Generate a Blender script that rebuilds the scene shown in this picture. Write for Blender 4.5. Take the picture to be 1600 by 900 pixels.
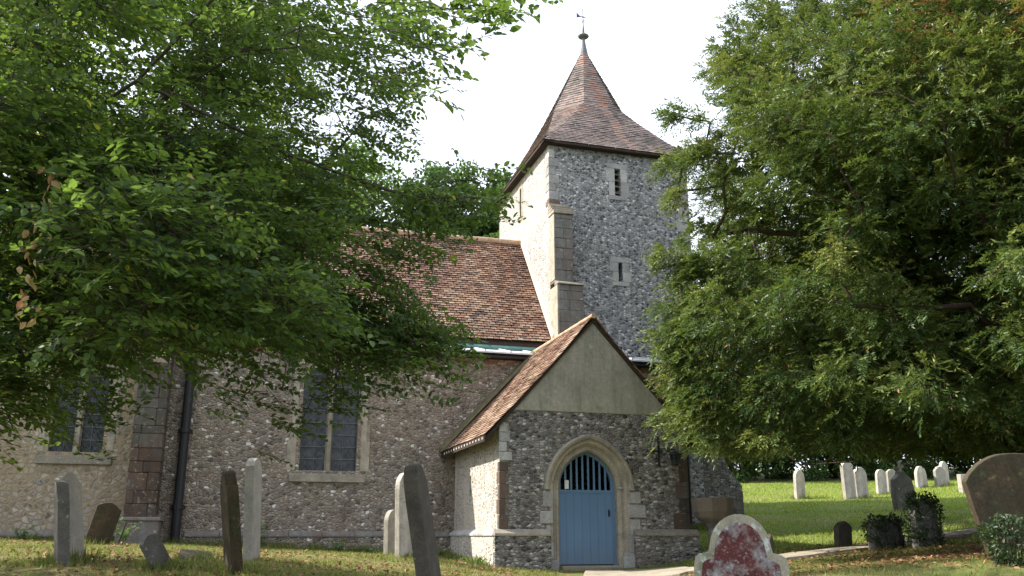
import bpy, bmesh, math, random
import numpy as np
from mathutils import Vector, Matrix, noise as mnoise
random.seed(11)
R = math.radians
PI = math.pi
S = bpy.context.scene
for o in list(bpy.data.objects): bpy.data.objects.remove(o)
COL = S.collection

# ------------------------------------------------------------------ camera
cam_d = bpy.data.cameras.new('camera'); cam = bpy.data.objects.new('camera', cam_d); COL.objects.link(cam)
cam.location = (0, 0, 1.6); cam.rotation_euler = (R(90 + 15.5), 0, 0)
cam_d.sensor_width = 36; cam_d.lens = 31.5; cam_d.clip_end = 3000; cam_d.clip_start = .05
S.camera = cam
S.render.resolution_x = 1024; S.render.resolution_y = 576

# church axes (along the south wall, and into the church), and its origin at the porch corner
UX, UY = math.sin(R(73.5)), math.cos(R(73.5))
U3 = Vector((UX, UY, 0)); V3 = Vector((-UY, UX, 0))
CH = Vector((-0.255, 18.7, 0.989))

# ------------------------------------------------------------------ sun and sky
SUN_A, SUN_E = R(22), R(42)
sdir = (-U3 * math.cos(SUN_A) + V3 * math.sin(SUN_A)) * math.cos(SUN_E) + Vector((0, 0, math.sin(SUN_E)))
sd = bpy.data.lights.new('sun', 'SUN'); so = bpy.data.objects.new('sun', sd); COL.objects.link(so)
sd.energy = 4.9; sd.angle = R(0.6); sd.color = (1.0, .93, .82)
so.rotation_euler = (-sdir).to_track_quat('-Z', 'Y').to_euler(); so.location = (-20, 0, 30)
W = bpy.data.worlds.new('World'); S.world = W; W.use_nodes = True
nt = W.node_tree; nt.nodes.clear()
wo = nt.nodes.new('ShaderNodeOutputWorld'); bg = nt.nodes.new('ShaderNodeBackground'); sky = nt.nodes.new('ShaderNodeTexSky')
sky.sky_type = 'NISHITA'; sky.sun_disc = False; sky.sun_elevation = SUN_E; sky.sun_rotation = math.atan2(sdir.x, sdir.y)
sky.air_density = 1.2; sky.dust_density = 3.0
bg.inputs['Strength'].default_value = .125
# thin bright cloud veil over the blue, thicker and thinner in patches
tc = nt.nodes.new('ShaderNodeTexCoord'); mp = nt.nodes.new('ShaderNodeMapping'); mp.inputs['Scale'].default_value = (1.2, 1.2, 3)
nz = nt.nodes.new('ShaderNodeTexNoise'); nz.inputs['Scale'].default_value = 2.0; nz.inputs['Detail'].default_value = 6
rp = nt.nodes.new('ShaderNodeMapRange'); rp.inputs['From Min'].default_value = .3; rp.inputs['From Max'].default_value = .62
rp.inputs['To Min'].default_value = .55; rp.inputs['To Max'].default_value = .95
mx = nt.nodes.new('ShaderNodeMix'); mx.data_type = 'RGBA'
nt.links.new(tc.outputs['Generated'], mp.inputs['Vector']); nt.links.new(mp.outputs[0], nz.inputs['Vector'])
nt.links.new(nz.outputs[0], rp.inputs['Value']); nt.links.new(rp.outputs[0], mx.inputs[0])
nt.links.new(sky.outputs[0], mx.inputs[6]); mx.inputs[7].default_value = (6.8, 7.2, 8.2, 1)
nt.links.new(mx.outputs[2], bg.inputs['Color']); nt.links.new(bg.outputs[0], wo.inputs[0])
S.view_settings.view_transform = 'Standard'; S.view_settings.look = 'None'
S.view_settings.exposure = 1.1; S.view_settings.gamma = 1.0; S.view_settings.use_curve_mapping = False
S.render.engine = 'CYCLES'
S.cycles.max_bounces = 6; S.cycles.transparent_max_bounces = 4; S.cycles.diffuse_bounces = 3; S.cycles.transmission_bounces = 3

# ------------------------------------------------------------------ materials
class NT:
    def __init__(s, name):
        s.m = bpy.data.materials.new(name); s.m.use_nodes = True; s.t = s.m.node_tree; s.t.nodes.clear()
        s.out = s.t.nodes.new('ShaderNodeOutputMaterial'); s.b = s.t.nodes.new('ShaderNodeBsdfPrincipled')
        s.t.links.new(s.b.outputs[0], s.out.inputs[0])
        s.b.inputs['Specular IOR Level'].default_value = .3
    def n(s, typ, **kw):
        x = s.t.nodes.new('ShaderNode' + typ)
        for k, v in kw.items():
            if k in ('i',):
                for a, b in v.items(): x.inputs[a].default_value = b
            else: setattr(x, k, v)
        return x
    def l(s, a, b): s.t.links.new(a, b)
    def coord(s, scale=(1, 1, 1), kind='Object'):
        c = s.n('TexCoord'); m = s.n('Mapping'); m.inputs['Scale'].default_value = scale
        s.l(c.outputs[kind], m.inputs[0]); return m.outputs[0]
    def noise(s, vec, sc, det=4, rough=.55, dist=0):
        x = s.n('TexNoise'); x.inputs['Scale'].default_value = sc; x.inputs['Detail'].default_value = det
        x.inputs['Roughness'].default_value = rough; x.inputs['Distortion'].default_value = dist
        s.l(vec, x.inputs['Vector']); return x
    def ramp(s, fac, stops, interp='LINEAR'):
        x = s.n('ValToRGB'); e = x.color_ramp.elements; x.color_ramp.interpolation = interp
        while len(e) < len(stops): e.new(.5)
        for k, (p, c) in enumerate(stops):
            e[k].position = p
            if not isinstance(c, (tuple, list)): c = (c, c, c)
            e[k].color = (*c, 1)
        s.l(fac, x.inputs[0]); return x.outputs[0]
    def mix(s, fac, a, b, mode='MIX'):
        x = s.n('Mix', data_type='RGBA', blend_type=mode)
        for sock, v in ((x.inputs[0], fac), (x.inputs[6], a), (x.inputs[7], b)):
            if hasattr(v, 'links'): s.l(v, sock)
            elif isinstance(v, (int, float)): sock.default_value = v if sock.type == 'VALUE' else (v, v, v, 1)
            else: sock.default_value = (*v, 1)
        return x.outputs[2]
    def mr(s, v, a, b, c=0, d=1):
        x = s.n('MapRange'); s.l(v, x.inputs[0])
        for k, q in zip(('From Min', 'From Max', 'To Min', 'To Max'), (a, b, c, d)): x.inputs[k].default_value = q
        return x.outputs[0]
    def math(s, op, a, b=0):
        x = s.n('Math', operation=op)
        for k, v in enumerate((a, b)):
            if hasattr(v, 'links'): s.l(v, x.inputs[k])
            else: x.inputs[k].default_value = v
        return x.outputs[0]
    def bump(s, h, strength=.5, dist=.02, nrm=None):
        x = s.n('Bump'); x.inputs['Strength'].default_value = strength; x.inputs['Distance'].default_value = dist
        s.l(h, x.inputs['Height'])
        if nrm: s.l(nrm, x.inputs['Normal'])
        s.l(x.outputs[0], s.b.inputs['Normal']); return x.outputs[0]
    def fin(s, col, rough=.85):
        if hasattr(col, 'links'): s.l(col, s.b.inputs['Base Color'])
        else: s.b.inputs['Base Color'].default_value = (*col, 1)
        if hasattr(rough, 'links'): s.l(rough, s.b.inputs['Roughness'])
        else: s.b.inputs['Roughness'].default_value = rough
        return s.m
    def attr(s, name='tint'):
        a = s.n('Attribute'); a.attribute_name = name; return a.outputs['Fac']

def flint(name, scale, stops, mortar, mw=.06, zs=1.4, stain=((.30, .20, .13), .35), smear=.0, rough_lo=.35, dist=.02):
    q = NT(name); v = q.coord((1, 1, zs))
    wob = q.noise(v, 5, 3); vv = q.n('VectorMath', operation='MULTIPLY_ADD')
    q.l(wob.outputs['Color'], vv.inputs[0]); vv.inputs[1].default_value = (.06, .06, .06); q.l(v, vv.inputs[2]); vec = vv.outputs[0]
    a = q.n('TexVoronoi'); a.inputs['Scale'].default_value = scale; a.inputs['Randomness'].default_value = .92; q.l(vec, a.inputs['Vector'])
    e = q.n('TexVoronoi', feature='DISTANCE_TO_EDGE'); e.inputs['Scale'].default_value = scale; e.inputs['Randomness'].default_value = .92; q.l(vec, e.inputs['Vector'])
    sp = q.n('SeparateColor'); q.l(a.outputs['Color'], sp.inputs[0])
    col = q.ramp(sp.outputs[0], stops)
    fine = q.noise(v, 38, 5, .7)
    # broken flint: pale rind over a dark heart, different on each stone
    rind = q.math('GREATER_THAN', q.math('ADD', fine.outputs[0], q.math('MULTIPLY', sp.outputs[1], .35)), .74)
    col = q.mix(q.math('MULTIPLY', rind, .55), col, (.50, .47, .43))
    col = q.mix(.55, col, q.ramp(fine.outputs[0], [(.3, .35), (.7, 1.0)]), 'MULTIPLY')
    # mortar
    edge = q.math('ADD', e.outputs['Distance'], q.math('MULTIPLY', q.math('SUBTRACT', fine.outputs[0], .5), .05))
    mask = q.mr(edge, mw - .02, mw + .035)
    mcol = q.mix(.5, mortar, q.ramp(q.noise(v, 14, 4).outputs[0], [(.3, .45), (.7, 1.0)]), 'MULTIPLY')
    big = q.noise(v, .55, 4, .6)
    if smear:
        sm = q.mr(big.outputs[0], .45, .65, 0, smear); mask = q.math('MULTIPLY', mask, q.math('SUBTRACT', 1.0, sm))
    col = q.mix(mask, mcol, col)
    st = q.mr(q.noise(v, 1.1, 5, .6, .6).outputs[0], .42, .68, 0, stain[1])
    col = q.mix(st, col, stain[0], 'MIX')
    # damp, green-dark streaking low down and under ledges
    dp = q.mr(q.noise(q.coord((2.2, 2.2, .35)), 1.4, 4, .6).outputs[0], .50, .72, 0, .45)
    col = q.mix(dp, col, q.mix(.5, col, (.10, .10, .08), 'MULTIPLY'))
    h = q.math('ADD', q.mr(e.outputs['Distance'], 0, .22), q.math('MULTIPLY', fine.outputs[0], .35))
    q.bump(h, .9, dist)
    return q.fin(col, q.mr(mask, 0, 1, .92, .55))

def stone(name, c1, c2, sc=3, lichen=None, dark=.3, bump=.35, tint=False, c3=None, streak=0, soft=.07):
    q = NT(name); v = q.coord()
    n1 = q.noise(v, sc, 6, .62, .4); n2 = q.noise(v, sc * 11, 4, .65); n3 = q.noise(v, sc * .35, 3)
    col = q.mix(q.mr(n1.outputs[0], .35, .65), c1, c2)
    if c3: col = q.mix(q.mr(n3.outputs[0], .45, .6), col, c3)
    col = q.mix(dark * 2, col, q.ramp(n2.outputs[0], [(.3, .4), (.65, 1.0)]), 'MULTIPLY')
    if tint: col = q.mix(.8, col, q.ramp(q.attr(), [(0, .5), (1, 1.0)]), 'MULTIPLY')
    if streak:
        sk = q.noise(q.coord((5, 5, .45)), 1.6, 5, .65); col = q.mix(q.mr(sk.outputs[0], .46, .7, 0, streak), col, q.mix(1.0, col, (.42, .43, .36), 'MULTIPLY'))
        cr = q.n('TexVoronoi', feature='DISTANCE_TO_EDGE'); cr.inputs['Scale'].default_value = .9; q.l(q.noise(v, 1.2, 4).outputs['Color'], cr.inputs['Vector'])
    if lichen:
        for lc, lo, s_ in lichen:
            w = q.noise(v, s_, 5, .7, .3)
            col = q.mix(q.mr(w.outputs[0], lo, lo + soft, 0, .85), col, lc)
    q.bump(q.math('ADD', n1.outputs[0], q.math('MULTIPLY', n2.outputs[0], .5)), bump, .02)
    return q.fin(col, .88)

def tiles_mat(name, stops, moss=.0, lich=.25, rough=.8, soot=.5):
    q = NT(name); v = q.coord()
    col = q.ramp(q.attr(), stops)
    n = q.noise(v, 22, 5, .7); big = q.noise(v, .9, 4, .6)
    col = q.mix(.7, col, q.ramp(n.outputs[0], [(.3, .45), (.7, 1.0)]), 'MULTIPLY')
    col = q.mix(q.mr(q.noise(v, 9, 5, .75).outputs[0], .56, .64, 0, lich), col, (.42, .40, .33))
    col = q.mix(q.mr(big.outputs[0], .45, .7, 0, soot), col, (.07, .055, .045))
    if moss: col = q.mix(q.mr(q.noise(v, 2.2, 5, .7).outputs[0], .5, .62, 0, moss), col, (.09, .10, .03))
    q.bump(n.outputs[0], .4, .01)
    return q.fin(col, rough)

def leafmat(name, stops, trans=.35, tcol=(.30, .42, .05), rough=.5, coat=.35):
    q = NT(name); q.b.inputs['Specular IOR Level'].default_value = coat
    col = q.ramp(q.attr(), stops); q.fin(col, rough)
    tr = q.n('BsdfTranslucent'); m = q.n('MixShader'); m.inputs[0].default_value = trans
    q.l(q.mix(.6, col, tcol), tr.inputs[0]); q.l(q.b.outputs[0], m.inputs[1]); q.l(tr.outputs[0], m.inputs[2]); q.l(m.outputs[0], q.out.inputs[0])
    return q.m

def plain(name, c, rough=.6, metal=0, var=.3, sc=8, bump=.1):
    q = NT(name); v = q.coord(); n = q.noise(v, sc, 5, .65)
    col = q.mix(var * 2 if var < .5 else 1, c, q.ramp(n.outputs[0], [(.3, .5), (.7, 1.0)]), 'MULTIPLY')
    q.b.inputs['Metallic'].default_value = metal
    if bump: q.bump(n.outputs[0], bump, .01)
    return q.fin(col, rough)

M = {}
M['flint_tower'] = flint('flint_tower', 11.5, [(0, .035), (.2, (.07, .075, .085)), (.42, (.18, .19, .205)), (.62, (.31, .32, .335)), (.78, (.46, .46, .46)), (.9, (.66, .655, .64)), (1, (.88, .87, .85))], (.36, .36, .35), .07, 1.3, ((.30, .29, .27), .15), .2, dist=.03)
M['flint_tower_sunlit'] = flint('flint_tower_sunlit', 9.5, [(0, .07), (.3, (.20, .19, .19)), (.7, (.42, .40, .38)), (1, (.66, .64, .61))], (.47, .44, .40), .10, 1.3, ((.50, .44, .37), .4), .6, dist=.012)  # paler copy of the tower flint, with the sunlight put into its colour
M['flint_nave'] = flint('flint_nave', 10.6, [(0, (.07, .065, .06)), (.2, (.15, .13, .115)), (.5, (.24, .20, .17)), (.8, (.34, .29, .24)), (.92, (.45, .41, .36)), (.95, (.76, .74, .71)), (1, (.88, .86, .83))], (.31, .265, .205), .075, 1.4, ((.27, .185, .13), .3), .3, dist=.03)
M['flint_porch'] = flint('flint_porch', 10.2, [(0, .03), (.25, (.08, .083, .09)), (.5, (.17, .172, .18)), (.7, (.29, .285, .28)), (.86, (.44, .43, .41)), (1, (.80, .78, .74))], (.26, .24, .205), .065, 1.8, ((.20, .15, .115), .3), .25, dist=.03)
M['flint_porch_sunlit'] = flint('flint_porch_sunlit', 9.0, [(0, .12), (.4, (.30, .28, .25)), (.75, (.48, .45, .40)), (1, (.68, .64, .59))], (.62, .57, .50), .13, 1.5, ((.45, .38, .30), .4), .65, dist=.012)  # paler porch flint for the lit side, sun's brightness put into the colour
M['render_wall'] = flint('render_wall', 8.0, [(0, .09), (.3, (.19, .16, .12)), (.7, (.30, .25, .185)), (1, (.5, .45, .37))], (.31, .25, .17), .15, 1.1, ((.27, .21, .14), .6), .92, dist=.01)  # wall tone lowered, shade under the overhanging tree put into the colour
M['butt_red'] = stone('butt_red', (.15, .095, .07), (.10, .08, .065), 4, [((.22, .2, .17), .58, 9)], .4, tint=True, c3=(.13, .12, .105), streak=.5, bump=.5)  # red-brown stone, darkened in colour for the tree's shade on the left buttress
M['limestone'] = stone('limestone', (.46, .41, .32), (.29, .26, .21), 3, [((.5, .48, .43), .62, 12), ((.2, .19, .15), .62, 5)], .3, tint=True)
M['quoin'] = stone('quoin', (.56, .55, .52), (.40, .395, .375), 3, None, .3, tint=True)
M['ironstone'] = stone('ironstone', (.19, .13, .10), (.14, .11, .09), 4, [((.3, .28, .24), .64, 9)], .3, tint=True)
M['butt'] = stone('butt', (.25, .24, .22), (.17, .165, .155), 5, [((.36, .34, .30), .60, 7)], .4, c3=(.20, .165, .14), streak=.5, bump=.5)
M['plaster'] = stone('plaster', (.37, .345, .28), (.28, .265, .215), 1.4, [((.16, .17, .13), .60, 2.6), ((.46, .45, .39), .60, 4)], .2, .3, streak=.45, soft=.14)
M['tile_nave'] = tiles_mat('tile_nave', [(0, (.12, .07, .052)), (.3, (.23, .125, .088)), (.65, (.34, .20, .135)), (.9, (.45, .32, .22)), (1, (.12, .10, .09))], 0, .45, soot=.3)
M['tile_porch'] = tiles_mat('tile_porch', [(0, (.19, .11, .08)), (.35, (.32, .185, .135)), (.75, (.42, .28, .205)), (1, (.48, .38, .29))], .35, .45, soot=.25)
M['tile_spire'] = tiles_mat('tile_spire', [(0, (.10, .09, .085)), (.4, (.21, .165, .15)), (.75, (.31, .235, .21)), (.9, (.32, .19, .145)), (1, (.34, .17, .11))], 0, .5, soot=.3)
M['ridge'] = stone('ridge', (.38, .22, .14), (.5, .38, .26), 6, [((.5, .47, .38), .6, 14)], .2)
M['fillet'] = stone('fillet', (.52, .36, .27), (.60, .50, .41), 2.5, None, .15)
M['lead'] = plain('lead', (.62, .64, .66), .45, .0, .2, 3, .15)
M['copper'] = plain('copper', (.14, .30, .26), .6, 0, .4, 5)
M['dark_wood'] = plain('dark_wood', (.045, .03, .022), .8, 0, .4, 14)
M['iron'] = plain('iron', (.02, .022, .026), .5, .0, .3, 20)
M['white_paint'] = plain('white_paint', (.75, .72, .66), .6)
M['dark'] = plain('dark', (.012, .012, .013), .9)
M['interior'] = plain('interior', (.22, .2, .18), .9)
M['concrete'] = stone('concrete', (.38, .33, .26), (.26, .23, .18), 2, None, .2)
q = NT('door_paint'); v = q.coord((1, 1, 1)); wv = q.noise(q.coord((9, 9, .5)), 3, 4)
dc = q.mix(q.mr(q.noise(v, 1.3, 4).outputs[0], .4, .7), (.095, .18, .29), (.11, .20, .31)); dc = q.mix(.18, dc, q.ramp(wv.outputs[0], [(.3, .6), (.7, 1.0)]), 'MULTIPLY')
xz = q.n('SeparateXYZ'); q.l(v, xz.inputs[0]); ft_ = q.math('MULTIPLY', q.mr(xz.outputs[2], .0, .55, 1, 0), q.mr(q.noise(v, 6, 5, .7).outputs[0], .38, .62)); dc = q.mix(q.math('MULTIPLY', ft_, .6), dc, (.16, .18, .17))
dc = q.mix(q.mr(q.noise(v, 26, 4, .7).outputs[0], .62, .7, 0, .4), dc, (.05, .09, .15)); q.bump(wv.outputs[0], .15, .01)
M['door'] = q.fin(dc, .42)
q = NT('glass'); v = q.coord(); n = q.noise(v, 7, 2); q.b.inputs['Specular IOR Level'].default_value = .35
q.bump(q.n('TexVoronoi', i={'Scale': 9.0}).outputs['Distance'], .12, .02)
M['glass'] = q.fin(q.mix(q.mr(n.outputs[0], .4, .7), (.004, .006, .008), (.045, .06, .068)), .28)
M['finial'] = plain('finial', (.15, .15, .17), .6)
M['lead_came'] = plain('lead_came', (.13, .14, .15), .5, 0, .2)
M['st_pale'] = stone('st_pale', (.40, .365, .31), (.28, .265, .235), 5, [((.25, .24, .17), .6, 6), ((.6, .58, .52), .66, 15)], .25)
M['st_grey'] = stone('st_grey', (.20, .185, .17), (.12, .115, .105), 5, [((.42, .41, .36), .6, 9), ((.10, .11, .06), .62, 5)], .3)
M['st_brown'] = stone('st_brown', (.095, .068, .038), (.045, .036, .024), 3, [((.19, .15, .085), .60, 6), ((.055, .062, .028), .54, 3)], .35, streak=.6, soft=.1)
M['st_dark'] = stone('st_dark', (.10, .085, .065), (.055, .05, .04), 5, [((.28, .27, .23), .66, 10)], .3)
M['st_white'] = stone('st_white', (.64, .58, .52), (.46, .42, .37), 4, [((.26, .25, .20), .58, 6), ((.4, .36, .22), .6, 11)], .3, streak=.6)
M['st_red'] = stone('st_red', (.14, .036, .032), (.085, .026, .024), 7, [((.30, .31, .31), .50, 4), ((.46, .50, .50), .56, 13), ((.5, .53, .52), .62, 40)], .4, soft=.16, streak=.3)
M['st_rim'] = stone('st_rim', (.36, .325, .24), (.24, .225, .17), 6, [((.46, .5, .48), .53, 7), ((.15, .16, .09), .55, 5)], .25)
M['terracotta'] = stone('terracotta', (.20, .155, .12), (.15, .13, .105), 5, [((.3, .3, .24), .64, 8)], .3)
M['bark'] = stone('bark', (.10, .085, .06), (.05, .042, .032), 8, [((.16, .17, .12), .64, 6)], .4, .6)
M['yew_bark'] = stone('yew_bark', (.085, .055, .04), (.06, .042, .032), 8, None, .4, .6)
M['leaf'] = leafmat('leaf', [(0, (.022, .052, .018)), (.4, (.042, .082, .022)), (.75, (.080, .135, .030)), (.94, (.17, .24, .04)), (.975, (.42, .36, .04)), (1, (.30, .13, .04))], .42, (.24, .38, .05))
M['leaf_dead'] = leafmat('leaf_dead', [(0, (.25, .10, .045)), (.5, (.35, .2, .09)), (1, (.40, .34, .17))], .3, (.4, .25, .1))
M['needle'] = leafmat('needle', [(0, (.025, .055, .016)), (.3, (.045, .085, .022)), (.6, (.105, .143, .034)), (.93, (.23, .24, .06)), (.96, (.20, .19, .045)), (.975, (.30, .13, .05)), (1, (.34, .14, .05))], .22, (.25, .36, .05))
M['bgleaf'] = leafmat('bgleaf', [(0, (.02, .05, .016)), (.5, (.045, .09, .022)), (1, (.09, .15, .035))], .3, (.16, .3, .05), .7)
M['bgpale'] = leafmat('bgpale', [(0, (.04, .09, .03)), (.5, (.085, .16, .04)), (1, (.16, .24, .06))], .3, (.2, .34, .06), .7)
M['ivy'] = leafmat('ivy', [(0, (.012, .03, .01)), (.6, (.03, .055, .018)), (1, (.07, .09, .03))], .2, (.1, .18, .03), .45)
M['blade'] = leafmat('blade', [(0, (.06, .09, .018)), (.4, (.12, .16, .03)), (.7, (.24, .24, .07)), (1, (.40, .32, .14))], .35, (.25, .38, .06), .6)
M['blade_lawn'] = leafmat('blade_lawn', [(0, (.15, .21, .035)), (.5, (.26, .33, .055)), (.9, (.38, .40, .10)), (1, (.32, .33, .10))], .35, (.3, .5, .06), .6)
M['litter'] = leafmat('litter', [(0, (.12, .05, .025)), (.5, (.22, .10, .045)), (1, (.32, .19, .09))], .1, (.3, .2, .1), .7)
q = NT('ground'); v = q.coord()
n1 = q.noise(v, .6, 5, .6); n2 = q.noise(v, 7, 5, .7); n3 = q.noise(v, 45, 4, .7)
c = q.mix(q.mr(n1.outputs[0], .35, .65), (.12, .18, .03), (.20, .22, .055)); c = q.mix(q.mr(n2.outputs[0], .45, .7, 0, .5), c, (.18, .14, .06))
# brown leaf-fall belts under the two big trees, by where they stand
xyz = q.n('SeparateXYZ'); q.l(q.coord(), xyz.inputs[0])
def belt(cx, cy, r0, r1):
    vd = q.n('VectorMath', operation='DISTANCE'); q.l(q.coord(), vd.inputs[0]); vd.inputs[1].default_value = (cx, cy, 1.3); return q.mr(vd.outputs['Value'], r0, r1, 1, 0)
lt = q.math('MULTIPLY', belt(9.5, 14.5, 2.5, 6.6), q.mr(q.noise(v, 1.6, 5, .6).outputs[0], .35, .55))
c = q.mix(q.math('MULTIPLY', lt, .85), c, (.14, .062, .028))
lt2 = q.math('MULTIPLY', belt(-6, 12, 7, 12.5), q.mr(q.noise(v, 2.1, 5, .6).outputs[0], .36, .56))
c = q.mix(q.math('MULTIPLY', lt2, .7), c, (.24, .18, .08))
c = q.mix(.7, c, q.ramp(n3.outputs[0], [(.3, .45), (.7, 1.0)]), 'MULTIPLY')
q.bump(q.math('ADD', n3.outputs[0], n2.outputs[0]), .8, .04)
M['ground'] = q.fin(c, .95)

# ------------------------------------------------------------------ mesh helpers
class MB:
    """Collects shapes, then links them as one mesh object."""
    def __init__(s): s.v = []; s.f = []; s.t = []; s.smooth = False
    def add(s, vs, fs, tint=None):
        b = len(s.v); s.v += [tuple(p) for p in vs]; t = random.random() if tint is None else tint
        for f in fs: s.f.append(tuple(b + i for i in f)); s.t.append(t)
        return b
    def box(s, x0, x1, y0, y1, z0, z1, j=0, tint=None, rot=None):
        P = [Vector((x, y, z)) for z in (z0, z1) for y in (y0, y1) for x in (x0, x1)]
        if j: P = [p + Vector([random.uniform(-j, j) for _ in range(3)]) for p in P]
        if rot:
            c = Vector(((x0 + x1) / 2, (y0 + y1) / 2, (z0 + z1) / 2)); P = [rot @ (p - c) + c for p in P]
        s.add(P, [(0, 2, 3, 1), (4, 5, 7, 6), (0, 1, 5, 4), (2, 6, 7, 3), (0, 4, 6, 2), (1, 3, 7, 5)], tint)
    def hexa(s, P, tint=None):   # 4 bottom, 4 top (both counter-clockwise)
        s.add(P, [(3, 2, 1, 0), (4, 5, 6, 7), (0, 1, 5, 4), (1, 2, 6, 5), (2, 3, 7, 6), (3, 0, 4, 7)], tint)
    def tube(s, pts, rad, k=8, cap=True, tint=None):
        pts = [Vector(p) for p in pts]; rings = []; t = random.random() if tint is None else tint
        if not isinstance(rad, (list, tuple)): rad = [rad] * len(pts)
        b = len(s.v)
        for i, p in enumerate(pts):
            d = (pts[min(i + 1, len(pts) - 1)] - pts[max(i - 1, 0)]).normalized()
            a = d.cross(Vector((0, 0, 1)) if abs(d.z) < .9 else Vector((1, 0, 0))).normalized(); c = d.cross(a)
            for q_ in range(k):
                w = 2 * PI * q_ / k; s.v.append(tuple(p + (a * math.cos(w) + c * math.sin(w)) * rad[i]))
        for i in range(len(pts) - 1):
            for q_ in range(k):
                a0 = b + i * k + q_; a1 = b + i * k + (q_ + 1) % k; s.f.append((a0, a1, a1 + k, a0 + k)); s.t.append(t)
        if cap:
            s.f.append(tuple(b + q_ for q_ in range(k))[::-1]); s.t.append(t)
            s.f.append(tuple(b + (len(pts) - 1) * k + q_ for q_ in range(k))); s.t.append(t)
    def lathe(s, prof, c=(0, 0, 0), k=16, tint=None, ang=0):
        b = len(s.v); t = random.random() if tint is None else tint
        for r, z in prof:
            for q_ in range(k):
                w = 2 * PI * q_ / k + ang; s.v.append((c[0] + r * math.cos(w), c[1] + r * math.sin(w), c[2] + z))
        for i in range(len(prof) - 1):
            for q_ in range(k):
                a0 = b + i * k + q_; a1 = b + i * k + (q_ + 1) % k; s.f.append((a0, a1, a1 + k, a0 + k)); s.t.append(t)
        s.f.append(tuple(b + q_ for q_ in range(k))[::-1]); s.t.append(t)
        s.f.append(tuple(b + (len(prof) - 1) * k + q_ for q_ in range(k))); s.t.append(t)
    def panel(s, outer, holes, fn, d0, d1, tint=None):
        """A slab with holes: outlines in 2-D, fn(a, b, depth) places them."""
        bm = bmesh.new(); loops = [outer] + holes; es = []
        for L in loops:
            vs = [bm.verts.new((a, b_, 0)) for a, b_ in L]
            es += [bm.edges.new((vs[i], vs[(i + 1) % len(vs)])) for i in range(len(vs))]
        bmesh.ops.triangle_fill(bm, use_beauty=True, use_dissolve=False, edges=es)
        bm.verts.index_update(); n = len(bm.verts); co = [tuple(v_.co[:2]) for v_ in bm.verts]
        tri = [[v_.index for v_ in f.verts] for f in bm.faces]; bm.free()
        b = s.add([fn(a, b_, d0) for a, b_ in co] + [fn(a, b_, d1) for a, b_ in co], tri + [[i + n for i in reversed(t)] for t in tri], tint)
        k = 0
        for L in loops:
            m = len(L)
            s.f += [(b + k + i, b + k + (i + 1) % m, b + k + (i + 1) % m + n, b + k + i + n) for i in range(m)]
            s.t += [.5 if tint is None else tint] * m; k += m
    def build(s, name, mat, parent=None, bevel=0, smooth=False, recalc=True, loc=None, rz=0, seg=1):
        me = bpy.data.meshes.new(name); me.from_pydata(s.v, [], s.f)
        if recalc:
            bm = bmesh.new(); bm.from_mesh(me); bmesh.ops.recalc_face_normals(bm, faces=bm.faces); bm.to_mesh(me); bm.free()
        at = me.attributes.new('tint', 'FLOAT', 'FACE')
        if len(at.data) == len(s.t): at.data.foreach_set('value', s.t)
        me.materials.append(M[mat] if isinstance(mat, str) else mat)
        if smooth: me.polygons.foreach_set('use_smooth', [True] * len(me.polygons))
        o = bpy.data.objects.new(name, me); COL.objects.link(o)
        if parent: o.parent = parent
        if loc: o.location = loc
        o.rotation_euler.z = rz
        if bevel:
            m = o.modifiers.new('bevel', 'BEVEL'); m.width = bevel; m.segments = seg; m.limit_method = 'ANGLE'; m.angle_limit = R(35)
        return o

def tag(o, label=None, cat=None, group=None, kind=None):
    for k, v_ in (('label', label), ('category', cat), ('group', group), ('kind', kind)):
        if v_: o[k] = v_
    return o
def empty(name, loc=(0, 0, 0), rz=0):
    o = bpy.data.objects.new(name, None); COL.objects.link(o); o.location = loc; o.rotation_euler.z = rz; o.empty_display_size = .2; return o

def npmesh(name, V, F, mat, tint, parent=None, nv=4):
    """V (n,3), F (m,nv) int; tint per vertex."""
    me = bpy.data.meshes.new(name); me.vertices.add(len(V)); me.vertices.foreach_set('co', V.astype(np.float32).ravel())
    me.loops.add(F.size); me.loops.foreach_set('vertex_index', F.astype(np.int32).ravel())
    me.polygons.add(len(F)); me.polygons.foreach_set('loop_start', np.arange(0, F.size, nv, dtype=np.int32))
    me.polygons.foreach_set('loop_total', np.full(len(F), nv, dtype=np.int32))
    me.update(calc_edges=True)
    at = me.attributes.new('tint', 'FLOAT', 'POINT'); at.data.foreach_set('value', tint.astype(np.float32))
    me.materials.append(M[mat]); o = bpy.data.objects.new(name, me); COL.objects.link(o)
    if parent: o.parent = parent
    return o
RG = np.random.default_rng(3)
def unit(a): return a / np.maximum(np.linalg.norm(a, axis=-1, keepdims=True), 1e-9)
LEAF = np.array([(0, 0, 0), (.28, .27, .07), (.68, .23, .04), (1, 0, -.08), (.68, -.23, .04), (.28, -.27, .07)])
LEAF_F = np.array([(0, 1, 2, 3), (0, 3, 4, 5)])
BLADE = np.array([(0, 0, 0), (.45, .14, .0), (1, 0, -.05), (.45, -.14, .0)])
BLADE_F = np.array([(0, 1, 2, 3)])
def leaves(name, P, D, N, size, tint, mat, parent, T=LEAF, TF=LEAF_F):
    D = unit(D); B = unit(np.cross(N, D)); N2 = np.cross(D, B); k = len(T)
    V = P[:, None, :] + size[:, None, None] * (T[None, :, 0:1] * D[:, None] + T[None, :, 1:2] * B[:, None] + T[None, :, 2:3] * N2[:, None])
    F = (np.arange(len(P)) * k)[:, None, None] + TF[None]
    return npmesh(name, V.reshape(-1, 3), F.reshape(-1, TF.shape[1]), mat, np.repeat(tint, k), parent)
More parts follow.
